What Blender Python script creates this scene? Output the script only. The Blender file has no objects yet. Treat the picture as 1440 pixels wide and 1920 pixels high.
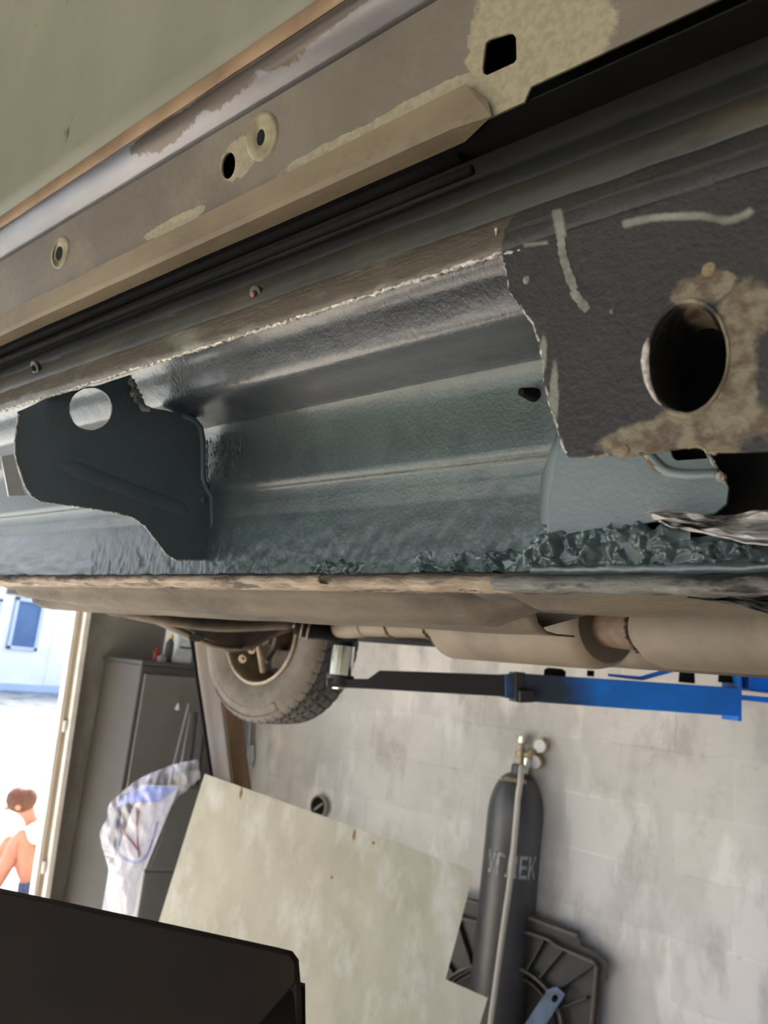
import bpy, bmesh, math, random
from mathutils import Vector, Matrix, noise
random.seed(7)
S = bpy.context.scene
C = S.collection

# ------------------------------------------------------------------ camera
F = 1442.0
CAMZ = 1.75
_a = Vector((-1712.0, -125.0, -F)).normalized()          # world -X in camera space
_b = Vector((0.0, -305.0, -F)).normalized()
_up = _b.cross(_a).normalized()
_X = -_a
_Y = _up.cross(_X).normalized()
ROT = Matrix((_X, _Y, _up))                                # camera -> world
CP = Vector((0, 0, CAMZ))
cam = bpy.data.cameras.new('camera')
cam.sensor_fit = 'HORIZONTAL'; cam.sensor_width = 36.0
cam.lens = F * 36.0 / 1440.0
cam.clip_start = 0.01; cam.clip_end = 200
cam.dof.use_dof = True; cam.dof.focus_distance = 0.60; cam.dof.aperture_fstop = 15.0
co = bpy.data.objects.new('camera', cam); C.objects.link(co)
co.matrix_world = Matrix.Translation(CP) @ ROT.to_4x4()
S.camera = co

# ------------------------------------------------------------------ world, sun, exposure
W = bpy.data.worlds.new('world'); S.world = W; W.use_nodes = True
wn = W.node_tree; wn.nodes.clear()
sky = wn.nodes.new('ShaderNodeTexSky'); sky.sky_type = 'NISHITA'
sky.sun_disc = False; sky.dust_density = 6.0; sky.air_density = 0.7; sky.ozone_density = 0.3; sky.sun_elevation = math.radians(48); sky.sun_rotation = math.radians(300)
bgn = wn.nodes.new('ShaderNodeBackground'); bgn.inputs['Strength'].default_value = 0.29
won = wn.nodes.new('ShaderNodeOutputWorld')
wn.links.new(sky.outputs[0], bgn.inputs['Color']); wn.links.new(bgn.outputs[0], won.inputs['Surface'])
sun = bpy.data.lights.new('sun', 'SUN'); sun.energy = 11.0; sun.angle = math.radians(0.6); sun.color = (1, .96, .90)
suno = bpy.data.objects.new('sun', sun); C.objects.link(suno)
suno.rotation_euler = Vector((0.62, -0.42, -0.66)).to_track_quat('-Z', 'Y').to_euler()
S.view_settings.view_transform = 'Standard'; S.view_settings.look = 'None'
S.view_settings.gamma = 1.0; S.view_settings.use_curve_mapping = False
S.view_settings.exposure = 1.8

# ------------------------------------------------------------------ pixel helpers
def ray(px, py):
    return (ROT @ Vector((px - 720.0, 960.0 - py, -F)))
def PY(px, py, Y):
    d = ray(px, py); return CP + d * (Y / d.y)
def PX(px, py, X):
    d = ray(px, py); return CP + d * (X / d.x)
def PD(px, py, depth):
    return CP + ray(px, py) * (depth / F)
def PZ(px, py, Z):
    d = ray(px, py); return CP + d * ((Z - CAMZ) / d.z)
def K(s):                       # rise per metre of Y of the lengthwise line with image slope s
    d = ray(720.0, 1085.0 + s * 1712.0); return d.z / d.y
def YZ(Y, s):
    return (Y, CAMZ + K(s) * Y)
class Plane:
    def __init__(self, o, u, v):
        self.o = Vector(o); self.u = Vector(u).normalized()
        v = Vector(v); v = v - self.u * v.dot(self.u); self.v = v.normalized()
        self.n = self.u.cross(self.v).normalized()
    def pix(self, px, py):
        d = ray(px, py); t = (self.o - CP).dot(self.n) / d.dot(self.n)
        p = CP + d * t - self.o
        return (p.dot(self.u), p.dot(self.v))
    def at(self, uv, w=0.0):
        return self.o + self.u * uv[0] + self.v * uv[1] + self.n * w
    def mat(self):
        m = Matrix((self.u, self.v, self.n)).transposed().to_4x4(); m.translation = self.o; return m

# ------------------------------------------------------------------ materials
def lin(c):
    o = []
    for x in c[:3]:
        x = x / 255.0
        o.append(x / 12.92 if x <= .04045 else ((x + .055) / 1.055) ** 2.4)
    return (o[0], o[1], o[2], 1.0)
def pmat(name, c1, c2=None, scale=12, rough=.6, metal=0, bump=0.0, bscale=80, c3=None, s3=5, t3=(.5, .6), stretch=(1, 1, 1),
         spec=.5, rvar=0, t2=(.35, .65), coat=0, det=6):
    m = bpy.data.materials.new(name); m.use_nodes = True
    nt = m.node_tree; b = nt.nodes['Principled BSDF']
    b.inputs['Roughness'].default_value = rough; b.inputs['Metallic'].default_value = metal
    b.inputs['Specular IOR Level'].default_value = spec
    b.inputs['Coat Weight'].default_value = coat; b.inputs['Coat Roughness'].default_value = .22
    tc = nt.nodes.new('ShaderNodeTexCoord'); mp = nt.nodes.new('ShaderNodeMapping')
    mp.inputs['Scale'].default_value = stretch
    nt.links.new(tc.outputs['Object'], mp.inputs['Vector'])
    def nz(sc, detail=6, rg=.6):
        n = nt.nodes.new('ShaderNodeTexNoise'); n.inputs['Scale'].default_value = sc
        n.inputs['Detail'].default_value = detail; n.inputs['Roughness'].default_value = rg
        nt.links.new(mp.outputs[0], n.inputs['Vector']); return n
    b.inputs['Base Color'].default_value = lin(c1)
    col = None
    if c2 is not None:
        n = nz(scale, det); r = nt.nodes.new('ShaderNodeValToRGB')
        r.color_ramp.elements[0].position = t2[0]; r.color_ramp.elements[1].position = t2[1]
        r.color_ramp.elements[0].color = lin(c1); r.color_ramp.elements[1].color = lin(c2)
        nt.links.new(n.outputs['Fac'], r.inputs['Fac']); col = r.outputs[0]
        if rvar:
            mr = nt.nodes.new('ShaderNodeMapRange'); mr.inputs['To Min'].default_value = rough - rvar; mr.inputs['To Max'].default_value = rough + rvar
            nt.links.new(n.outputs['Fac'], mr.inputs['Value']); nt.links.new(mr.outputs[0], b.inputs['Roughness'])
    if c3 is not None:
        n3 = nz(s3, 8, .65); r3 = nt.nodes.new('ShaderNodeValToRGB')
        r3.color_ramp.elements[0].position = t3[0]; r3.color_ramp.elements[1].position = t3[1]
        mx = nt.nodes.new('ShaderNodeMix'); mx.data_type = 'RGBA'
        nt.links.new(n3.outputs['Fac'], r3.inputs['Fac']); nt.links.new(r3.outputs[0], mx.inputs['Factor'])
        if col: nt.links.new(col, mx.inputs[6])
        else: mx.inputs[6].default_value = lin(c1)
        mx.inputs[7].default_value = lin(c3); col = mx.outputs[2]
    if col: nt.links.new(col, b.inputs['Base Color'])
    if bump:
        nb = nz(bscale, 5, .6); bp = nt.nodes.new('ShaderNodeBump'); bp.inputs['Strength'].default_value = bump
        bp.inputs['Distance'].default_value = .004
        nt.links.new(nb.outputs['Fac'], bp.inputs['Height']); nt.links.new(bp.outputs[0], b.inputs['Normal'])
    return m

M = {}
M['door'] = pmat('door_primer', (122, 120, 100), (113, 112, 94), 6, .5, 0, .05, 60, c3=(56, 51, 42), s3=26, t3=(.66, .72), stretch=(1.6, 1, .5))
M['hem'] = pmat('hem_sealer', (146, 118, 86), (116, 90, 64), 14, .6, 0, .15, 90)
M['bluesteel'] = pmat('blue_grey_paint', (112, 112, 118), (84, 80, 80), 9, .3, .35, .08, 120, c3=(66, 56, 46), s3=16, t3=(.60, .66), stretch=(.35, 1, 1))
M['doorface'] = pmat('door_edge_paint', (108, 99, 86), (92, 83, 72), 8, .6, 0, .2, 90, c3=(120, 113, 96), s3=9, t3=(.5, .7))
M['band'] = pmat('tan_dusty_paint', (128, 113, 90), (106, 92, 72), 14, .65, 0, .2, 70, stretch=(.5, 1, 1), c3=(82, 70, 56), s3=11, t3=(.6, .7))
M['rubber'] = pmat('black_rubber', (18, 18, 19), (25, 24, 24), 30, .85, 0, .1, 90, spec=.2)
M['plug'] = pmat('grey_plug_rubber', (150, 142, 112), (112, 100, 78), 60, .7, 0, .1, 90)
M['darkgreen'] = pmat('dark_green_sealer', (60, 62, 52), (42, 42, 38), 16, .5, 0, .25, 70, c3=(74, 66, 52), s3=9)
M['recess'] = pmat('recess_black_paint', (34, 34, 32), (24, 24, 25), 10, .6, 0, .1, 50, c3=(50, 49, 42), s3=8, t3=(.56, .7))
M['shoulder'] = pmat('brown_oiled_steel', (86, 77, 62), (64, 57, 48), 18, .38, .15, .5, 120, c3=(126, 124, 108), s3=36, t3=(.52, .66), stretch=(.4, 1, 1))
M['bright'] = pmat('fresh_cut_steel', (222, 216, 206), (150, 140, 128), 120, .4, .25, .8, 300)
M['primer'] = pmat('grey_green_primer', (82, 96, 94), (69, 83, 82), 7, .32, .0, .28, 260, c3=(64, 72, 73), s3=5, coat=.4)
M['primer_roof'] = pmat('primer_blue_reflection', (68, 75, 83), (58, 64, 72), 7, .27, .0, .4, 240, c3=(76, 83, 91), s3=6, coat=.7)  # same primer as the wall below, bluish reflection put into its colour
M['primer_rough'] = pmat('grey_green_primer_thick', (98, 112, 111), (82, 95, 95), 40, .22, 0, .15, 220, coat=.6)
M['bulk'] = pmat('dark_slate_primer', (104, 117, 122), (91, 103, 109), 8, .40, 0, .2, 260, c3=(104, 94, 86), s3=6, t3=(.6, .75))
M['bracket'] = pmat('pale_slate_primer', (120, 132, 134), (110, 122, 124), 12, .36, 0, .2, 260, coat=.2)
M['blackplate'] = pmat('black_underseal', (35, 33, 30), (26, 25, 24), 16, .5, 0, .35, 240, c3=(56, 52, 44), s3=9, t3=(.58, .72))
M['tanrust'] = pmat('tan_burnt_paint', (132, 116, 88), (104, 86, 60), 30, .65, 0, .5, 120, c3=(70, 54, 40), s3=34, t3=(.55, .66))
M['chalk'] = pmat('pale_paint_stroke', (126, 130, 118), (92, 96, 86), 110, .8, 0, .3, 200)
M['pinch'] = pmat('dusty_torn_seam', (178, 160, 138), (124, 106, 88), 60, .7, 0, 1.0, 160, c3=(76, 64, 54), s3=40, t3=(.54, .60), stretch=(.3, 1, 1))
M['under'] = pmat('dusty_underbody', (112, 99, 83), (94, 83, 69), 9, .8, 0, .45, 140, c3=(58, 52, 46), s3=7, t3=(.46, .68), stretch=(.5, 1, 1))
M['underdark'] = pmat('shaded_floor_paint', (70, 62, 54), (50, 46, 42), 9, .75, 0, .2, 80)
M['exhaust'] = pmat('dusty_exhaust_steel', (116, 103, 86), (100, 89, 74), 8, .65, .1, .1, 60, c3=(82, 67, 54), s3=6, t3=(.55, .75))
M['rustpipe'] = pmat('rusty_exhaust_joint', (112, 88, 68), (80, 62, 50), 30, .7, .1, .5, 120)
M['tyre'] = pmat('dusty_tyre_rubber', (112, 105, 95), (92, 86, 78), 16, .8, 0, .25, 80)
M['tread'] = pmat('worn_tread_rubber', (92, 89, 84), (74, 72, 69), 14, .75, 0, .15, 80)
M['rim'] = pmat('dirty_rim_steel', (150, 134, 112), (110, 94, 76), 14, .5, .3, .1, 60)
M['brake'] = pmat('rusty_brake_steel', (74, 60, 48), (48, 40, 34), 20, .7, .2, .2, 60)
M['chrome'] = pmat('chromed_adapter', (226, 226, 210), None, rough=.16, metal=1)
M['blackarm'] = pmat('black_lift_paint', (26, 28, 30), (36, 37, 38), 14, .42, 0, .1, 60)
M['blue'] = pmat('blue_lift_paint', (14, 126, 234), (26, 112, 208), 6, .4, 0, .05, 60)
M['cyl'] = pmat('black_cylinder_paint', (84, 82, 81), (66, 65, 65), 7, .42, 0, .08, 40, c3=(104, 97, 91), s3=9, t3=(.60, .74), spec=.9)
M['brass'] = pmat('pale_brass', (206, 190, 160), (160, 140, 108), 60, .4, .5, .1, 60)
M['hose'] = pmat('cream_hose_rubber', (214, 206, 192), None, rough=.5)
M['letter'] = pmat('stencil_paint', (206, 208, 204), (150, 152, 150), 50, .7)
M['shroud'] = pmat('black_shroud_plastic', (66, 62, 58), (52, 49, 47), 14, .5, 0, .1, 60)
M['shroudlit'] = pmat('lit_shroud_plastic', (112, 106, 96), (88, 83, 76), 20, .6, 0, .1, 60)  # lit copy of the shroud plastic, highlight on the ribs put into colour
M['strap'] = pmat('blue_grey_strap', (92, 112, 138), (72, 84, 100), 20, .4, .4)
M['neartube'] = pmat('dark_oily_steel', (34, 28, 23), (27, 23, 20), 10, .8, .0, .1, 30, c3=(46, 34, 24), s3=6, t3=(.58, .75), spec=.12)
M['cabinet'] = pmat('grey_cabinet_paint', (84, 81, 78), (78, 75, 72), 4, .8)
M['cabdoor'] = pmat('lightened_cabinet_paint', (118, 115, 112), (108, 105, 102), 4, .8)  # cabinet paint, lightened in its colour to offset the shade on the front
M['machwhite'] = pmat('pale_machine_enamel', (176, 176, 182), None, rough=.4)
M['white'] = pmat('white_enamel', (216, 216, 216), None, rough=.35)
M['offwhite'] = pmat('white_label_card', (220, 224, 226), (190, 200, 206), 30, .6)
M['bluep'] = pmat('blue_plastic', (40, 110, 190), None, rough=.35)
M['bluepanel'] = pmat('blue_panel_print', (96, 118, 196), None, rough=.4)
M['yellow'] = pmat('yellow_plastic', (236, 186, 40), None, rough=.4)
M['red'] = pmat('red_plastic', (150, 44, 36), None, rough=.4)
M['darkgrey'] = pmat('dark_machine_paint', (74, 76, 76), (66, 68, 68), 5, .5)
M['greysteel'] = pmat('grey_painted_steel', (168, 162, 162), (150, 140, 132), 5, .5, 0, 0, 50, c3=(178, 150, 106), s3=4, t3=(.55, .7), stretch=(1, 1, .3))
M['brownsteel'] = pmat('rusty_brown_steel', (124, 90, 54), (96, 74, 52), 12, .65, 0, .1, 60, stretch=(1, 1, .4))
M['paletrim'] = pmat('white_frame_paint', (236, 234, 228), (216, 210, 200), 9, .5)
M['jamb'] = pmat('worn_jamb_steel', (176, 164, 148), (156, 142, 124), 9, .5, .1, 0, 50, c3=(190, 160, 104), s3=8, t3=(.6, .7), stretch=(1, 1, .4))
M['skin'] = pmat('skin', (190, 128, 100), (176, 114, 88), 10, .6)
M['hair'] = pmat('auburn_hair', (104, 60, 34), (78, 44, 26), 60, .7, 0, .6, 200)
M['shirt'] = pmat('white_cotton', (238, 236, 232), None, rough=.8)
M['shorts'] = pmat('blue_denim', (74, 82, 112), (60, 68, 96), 30, .85)
M['facade'] = pmat('white_facade_render', (252, 248, 238), (244, 241, 232), 2, .8)
M['winframe'] = pmat('pale_window_frame', (196, 206, 220), None, rough=.6)
M['glass'] = pmat('blue_window_glass', (74, 102, 140), (90, 118, 156), 1, .4)
M['floor'] = pmat('concrete_floor', (186, 180, 168), (160, 154, 144), 3, .8, 0, .2, 20)
M['ceil'] = pmat('ceiling_plaster', (196, 192, 184), (182, 178, 170), 2, .85)
M['ground'] = pmat('dry_yard_gravel', (150, 152, 146), (122, 128, 130), 1.2, .9, 0, .3, 6, c3=(84, 102, 112), s3=1.6, t3=(.50, .60))

def wall_mat(name, base, light, dark, joint=.012):
    """plastered block wall: patchy plaster over faint block joints"""
    m = bpy.data.materials.new(name); m.use_nodes = True
    nt = m.node_tree; b = nt.nodes['Principled BSDF']; b.inputs['Roughness'].default_value = .88
    L = nt.links.new
    tc = nt.nodes.new('ShaderNodeTexCoord')
    def nz(sc, det=8, rg=.62, st=(1, 1, 1)):
        mp = nt.nodes.new('ShaderNodeMapping'); mp.inputs['Scale'].default_value = st
        n = nt.nodes.new('ShaderNodeTexNoise'); n.inputs['Scale'].default_value = sc; n.inputs['Detail'].default_value = det
        n.inputs['Roughness'].default_value = rg
        L(tc.outputs['Object'], mp.inputs[0]); L(mp.outputs[0], n.inputs['Vector']); return n
    def ramp(src, p0, p1, c0, c1):
        r = nt.nodes.new('ShaderNodeValToRGB'); r.color_ramp.elements[0].position = p0; r.color_ramp.elements[1].position = p1
        r.color_ramp.elements[0].color = c0; r.color_ramp.elements[1].color = c1; L(src, r.inputs['Fac']); return r.outputs[0]
    def mix(f, a, c):
        x = nt.nodes.new('ShaderNodeMix'); x.data_type = 'RGBA'
        if hasattr(f, 'links'): L(f, x.inputs['Factor'])
        else: x.inputs['Factor'].default_value = f
        for s_, v in ((6, a), (7, c)):
            if hasattr(v, 'links'): L(v, x.inputs[s_])
            else: x.inputs[s_].default_value = v
        return x.outputs[2]
    bl, wh = (0, 0, 0, 1), (1, 1, 1, 1)
    col = mix(ramp(nz(2.2).outputs['Fac'], .38, .62, bl, wh), lin(base), lin(light))
    col = mix(ramp(nz(5.0, 8, .7, (1, 1, .55)).outputs['Fac'], .52, .66, bl, (.8, .8, .8, 1)), col, lin(dark))
    col = mix(ramp(nz(3.4, 6, .6, (1.2, 1, .5)).outputs['Fac'], .52, .60, bl, (.9, .9, .9, 1)), col, lin(tuple(min(248, c + 16) for c in light)))
    col = mix(ramp(nz(46).outputs['Fac'], .66, .74, bl, (.5, .5, .5, 1)), col, lin(tuple(c * .7 for c in dark)))
    sx = nt.nodes.new('ShaderNodeSeparateXYZ'); L(tc.outputs['Object'], sx.inputs[0])
    cx = nt.nodes.new('ShaderNodeCombineXYZ'); L(sx.outputs['X'], cx.inputs['X']); L(sx.outputs['Z'], cx.inputs['Y'])
    dn = nz(9, 3); va = nt.nodes.new('ShaderNodeVectorMath'); va.operation = 'MULTIPLY_ADD'
    va.inputs[1].default_value = (.02, .02, .02); L(dn.outputs['Color'], va.inputs[0]); L(cx.outputs[0], va.inputs[2])
    bk = nt.nodes.new('ShaderNodeTexBrick'); bk.inputs['Scale'].default_value = 1; bk.inputs['Brick Width'].default_value = .40; bk.inputs['Row Height'].default_value = .20
    bk.inputs['Mortar Size'].default_value = .006; bk.inputs['Mortar Smooth'].default_value = 1.0
    bk.inputs['Color1'].default_value = (0, 0, 0, 1); bk.inputs['Color2'].default_value = (.35, .35, .35, 1); bk.inputs['Mortar'].default_value = (0, 0, 0, 1)
    L(va.outputs[0], bk.inputs['Vector'])
    col = mix(bk.outputs['Color'], col, lin(tuple(c * .94 for c in base)))
    jm = ramp(nz(1.7, 5).outputs['Fac'], .42, .62, bl, (.55, .55, .55, 1))
    mm = nt.nodes.new('ShaderNodeMath'); mm.operation = 'MULTIPLY'; L(bk.outputs['Fac'], mm.inputs[0]); L(jm, mm.inputs[1])
    col = mix(mm.outputs[0], col, lin(tuple(c * .84 for c in dark)))
    L(col, b.inputs['Base Color'])
    bp = nt.nodes.new('ShaderNodeBump'); bp.inputs['Strength'].default_value = .35; bp.inputs['Distance'].default_value = .01
    L(nz(14).outputs['Fac'], bp.inputs['Height']); L(bp.outputs[0], b.inputs['Normal'])
    return m
M['wall'] = wall_mat('block_wall_plaster', (208, 204, 197), (230, 226, 219), (184, 179, 172))
M['wallpatch'] = wall_mat('block_wall_smears', (186, 181, 174), (204, 200, 193), (170, 165, 158))
M['walldark'] = wall_mat('grey_wall_render', (140, 135, 130), (148, 143, 138), (128, 123, 119))

# ------------------------------------------------------------------ mesh helpers
def link(o, parent):
    C.objects.link(o)
    if parent is not None:
        o.parent = parent
        o.matrix_parent_inverse = Matrix.Translation(-parent.location) if parent.type == 'EMPTY' else Matrix.Identity(4)
    return o
def mk(name, vs, fs, mat, parent=None, smooth=False):
    me = bpy.data.meshes.new(name); me.from_pydata([tuple(v) for v in vs], [], fs)
    bm = bmesh.new(); bm.from_mesh(me); bmesh.ops.recalc_face_normals(bm, faces=bm.faces); bm.to_mesh(me); bm.free()
    if smooth:
        for p in me.polygons: p.use_smooth = True
    me.materials.append(M[mat] if isinstance(mat, str) else mat)
    o = bpy.data.objects.new(name, me); return link(o, parent)
def empty(name, loc, label, cat, group=None):
    o = bpy.data.objects.new(name, None); C.objects.link(o); o.location = loc; o.empty_display_size = .1
    tag(o, label, cat, group); return o
def tag(o, label=None, cat=None, group=None, kind=None):
    if label: o['label'] = label
    if cat: o['category'] = cat
    if group: o['group'] = group
    if kind: o['kind'] = kind
    return o
def bev(o, w, seg=2, ang=.6):
    b = o.modifiers.new('bevel', 'BEVEL'); b.width = w; b.segments = seg; b.limit_method = 'ANGLE'; b.angle_limit = ang; return o
def solid(o, t, off=0):
    s = o.modifiers.new('solid', 'SOLIDIFY'); s.thickness = t; s.offset = off; return o
def box(name, p0, p1, mat, parent=None, bw=0):
    x0, y0, z0 = p0; x1, y1, z1 = p1
    vs = [(x, y, z) for x in (x0, x1) for y in (y0, y1) for z in (z0, z1)]
    fs = [(0, 1, 3, 2), (4, 6, 7, 5), (0, 4, 5, 1), (2, 3, 7, 6), (0, 2, 6, 4), (1, 5, 7, 3)]
    o = mk(name, vs, fs, mat, parent)
    if bw: bev(o, bw)
    return o
def hexa(name, bottom, top, mat, parent=None, bw=0):       # two matching rings of points
    n = len(bottom); vs = list(bottom) + list(top)
    fs = [tuple(range(n)), tuple(range(n, 2 * n))] + [(i, (i + 1) % n, n + (i + 1) % n, n + i) for i in range(n)]
    o = mk(name, vs, fs, mat, parent)
    if bw: bev(o, bw)
    return o
def obox(name, c, ax, ay, az, hx, hy, hz, mat, parent=None, bw=0):
    c = Vector(c); ax, ay, az = Vector(ax).normalized(), Vector(ay).normalized(), Vector(az).normalized()
    q = [(-1, -1), (1, -1), (1, 1), (-1, 1)]
    return hexa(name, [c + ax * hx * a + ay * hy * b - az * hz for a, b in q], [c + ax * hx * a + ay * hy * b + az * hz for a, b in q], mat, parent, bw)
def catmull(pts, n=6, closed=False):
    pts = [Vector(p) for p in pts]; out = []; N = len(pts)
    for i in range(N if closed else N - 1):
        if closed: p0, p1, p2, p3 = pts[i - 1], pts[i], pts[(i + 1) % N], pts[(i + 2) % N]
        else: p0, p1, p2, p3 = pts[max(i - 1, 0)], pts[i], pts[i + 1], pts[min(i + 2, N - 1)]
        for k in range(n):
            t = k / n
            out.append(.5 * ((2 * p1) + (p2 - p0) * t + (2 * p0 - 5 * p1 + 4 * p2 - p3) * t * t + (3 * p1 - p0 - 3 * p2 + p3) * t ** 3))
    if not closed: out.append(pts[-1])
    return out
def tube(name, pts, r, mat, parent=None, seg=10, smooth=True, flat=1.0, upv=(0, 0, 1), jit=0, caps=True):
    """tube along a polyline; r a number or a list; flat squeezes the second axis"""
    pts = [Vector(p) for p in pts]; n = len(pts)
    rs = [r] * n if not hasattr(r, '__len__') else list(r)
    vs, fs = [], []
    for i, p in enumerate(pts):
        t = (pts[min(i + 1, n - 1)] - pts[max(i - 1, 0)]).normalized()
        a = t.cross(Vector(upv))
        if a.length < 1e-4: a = t.cross(Vector((1, 0, 0)))
        a.normalize(); b = a.cross(t).normalized()
        for k in range(seg):
            th = 2 * math.pi * k / seg
            q = rs[i] * (1 + (random.uniform(-jit, jit) if jit else 0))
            vs.append(p + a * math.cos(th) * q + b * math.sin(th) * q * flat)
    for i in range(n - 1):
        for k in range(seg):
            fs.append((i * seg + k, i * seg + (k + 1) % seg, (i + 1) * seg + (k + 1) % seg, (i + 1) * seg + k))
    if caps:
        fs.append(tuple(range(seg))); fs.append(tuple(range((n - 1) * seg, n * seg)))
    return mk(name, vs, fs, mat, parent, smooth)
def lathe(name, prof, o, ax, mat, parent=None, seg=40, smooth=True):
    """prof: (distance along axis, radius)"""
    o = Vector(o); ax = Vector(ax).normalized(); a = ax.orthogonal().normalized(); b = ax.cross(a)
    vs, fs = [], []; n = len(prof)
    for h, r in prof:
        for k in range(seg):
            th = 2 * math.pi * k / seg
            vs.append(o + ax * h + (a * math.cos(th) + b * math.sin(th)) * max(r, 1e-5))
    for i in range(n - 1):
        for k in range(seg):
            fs.append((i * seg + k, i * seg + (k + 1) % seg, (i + 1) * seg + (k + 1) % seg, (i + 1) * seg + k))
    ob = mk(name, vs, fs, mat, parent, smooth)
    if smooth:
        e = ob.modifiers.new('es', 'EDGE_SPLIT'); e.split_angle = .7
    return ob
def loft(name, loops, mat, parent=None, smooth=True, closed=True):
    n = len(loops[0]); vs = [v for L in loops for v in L]; fs = []
    for i in range(len(loops) - 1):
        for k in range(n if closed else n - 1):
            fs.append((i * n + k, i * n + (k + 1) % n, (i + 1) * n + (k + 1) % n, (i + 1) * n + k))
    return mk(name, vs, fs, mat, parent, smooth)
def sweep(name, prof, xs, mat, parent=None, fn=None, smooth=True, thick=0, off=0):
    """profile of (Y, Z) drawn along X; fn(x, i, Y, Z) -> (dx, dy, dz)"""
    vs, fs = [], []; n = len(prof)
    for x in xs:
        for i, (y, z) in enumerate(prof):
            d = fn(x, i, y, z) if fn else (0, 0, 0)
            vs.append((x + d[0], y + d[1], z + d[2]))
    for j in range(len(xs) - 1):
        for i in range(n - 1):
            fs.append((j * n + i, j * n + i + 1, (j + 1) * n + i + 1, (j + 1) * n + i))
    o = mk(name, vs, fs, mat, parent, smooth)
    if thick: solid(o, thick, off)
    return o
def plate(name, plane, outline, holes, mat, parent=None, thick=.002, bevel=0.0, w=0.0):
    """flat plate with real holes: outlines are (u, v) loops in the plane"""
    cu = bpy.data.curves.new('t', 'CURVE'); cu.dimensions = '2D'; cu.fill_mode = 'BOTH'
    cu.extrude = thick / 2; cu.bevel_depth = bevel
    for lp in [outline] + list(holes):
        sp = cu.splines.new('POLY'); sp.points.add(len(lp) - 1); sp.use_cyclic_u = True
        for p, q in zip(sp.points, lp): p.co = (q[0], q[1], 0, 1)
    t = bpy.data.objects.new('t', cu); C.objects.link(t)
    dg = bpy.context.evaluated_depsgraph_get()
    me = bpy.data.meshes.new_from_object(t.evaluated_get(dg)); bpy.data.objects.remove(t); bpy.data.curves.remove(cu)
    me.name = name; me.transform(plane.mat() @ Matrix.Translation((0, 0, w)))
    me.materials.clear(); me.materials.append(M[mat] if isinstance(mat, str) else mat)
    o = bpy.data.objects.new(name, me); return link(o, parent)
def ell(plane, cx, cy, rx, ry, n=28, rot=0, jit=0):
    out = []
    for k in range(n):
        t = 2 * math.pi * k / n; j = 1 + random.uniform(-jit, jit)
        x, y = rx * math.cos(t) * j, ry * math.sin(t) * j
        out.append(plane.pix(cx + x * math.cos(rot) - y * math.sin(rot), cy + x * math.sin(rot) + y * math.cos(rot)))
    return out
def pixpoly(plane, pts, dense=0, jit=0):
    if dense:
        out = []
        for i, p in enumerate(pts):
            q = pts[(i + 1) % len(pts)]; L = math.hypot(q[0] - p[0], q[1] - p[1]); n = max(1, int(L / dense))
            for k in range(n):
                t = k / n; out.append((p[0] + (q[0] - p[0]) * t + random.uniform(-jit, jit), p[1] + (q[1] - p[1]) * t + random.uniform(-jit, jit)))
        pts = out
    return [plane.pix(*p) for p in pts]
def lin_range(a, b, n): return [a + (b - a) * i / (n - 1) for i in range(n)]
def text_mesh(body, size):
    cu = bpy.data.curves.new('t', 'FONT'); cu.body = body; cu.size = size; cu.align_x = 'CENTER'; cu.resolution_u = 3; cu.offset = size * .022
    t = bpy.data.objects.new('t', cu); C.objects.link(t)
    dg = bpy.context.evaluated_depsgraph_get()
    me = bpy.data.meshes.new_from_object(t.evaluated_get(dg)); bpy.data.objects.remove(t); bpy.data.curves.remove(cu)
    return me
def N3(x, y, z, s=1.0): return noise.noise(Vector((x * s, y * s, z * s)))

# ================================================================== THE ROOM
XL, XR, YB, YN, ZC = -3.45, 3.6, 2.85, -3.6, 4.3
def struct(o, label=None): tag(o, label, None, None, 'structure'); return o
struct(box('floor', (XL - .2, YN - .2, -.15), (XR + .2, YB + .2, 0), 'floor'), 'grey concrete workshop floor')
struct(box('ceiling', (XL - .2, YN - .2, ZC), (XR + .2, YB + .2, ZC + .15), 'ceil'), 'plastered workshop ceiling')
struct(box('wall_back', (XL - .2, YB, 0), (XR + .2, YB + .2, ZC), 'wall'), 'pale plastered block wall behind the gas cylinder')
struct(box('wall_right', (XR, YN, 0), (XR + .2, YB, ZC), 'wall'), 'plastered side wall')
_t, _q = PX(173, 1143, XL + .075), PX(95, 1680, XL + .075)
def JYz(z): return _t.y + (_q.y - _t.y) * (z - _t.z) / (_q.z - _t.z) - .018     # the old frame is out of plumb
JY = JYz(2.75)                            # edge of the big doorway in the left wall
wl = struct(hexa('wall_left', [Vector((XL - .2, JYz(0) + .14, 0)), Vector((XL, JYz(0), 0)), Vector((XL, YB, 0)), Vector((XL - .2, YB, 0))], [Vector((XL - .2, JYz(ZC) + .14, ZC)), Vector((XL, JYz(ZC), ZC)), Vector((XL, YB, ZC)), Vector((XL - .2, YB, ZC))], 'walldark'), 'dark grey rendered wall beside the bright doorway')
box('lintel', (XL - .2, -2.6, 2.75), (XL, JY, ZC), 'walldark', wl)
box('wall_panel', (XL - .2, YN, 0), (XL, -2.6, ZC), 'walldark', wl)
wn_ = struct(box('wall_near', (1.3, YN - .2, 0), (XR + .2, YN, ZC), 'wall'), 'plastered wall behind the camera')
box('lintel', (-3.3, YN - .2, 2.75), (1.3, YN, ZC), 'wall', wn_)
box('wall_panel', (XL - .2, YN - .2, 0), (-3.3, YN, ZC), 'wall', wn_)
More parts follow.
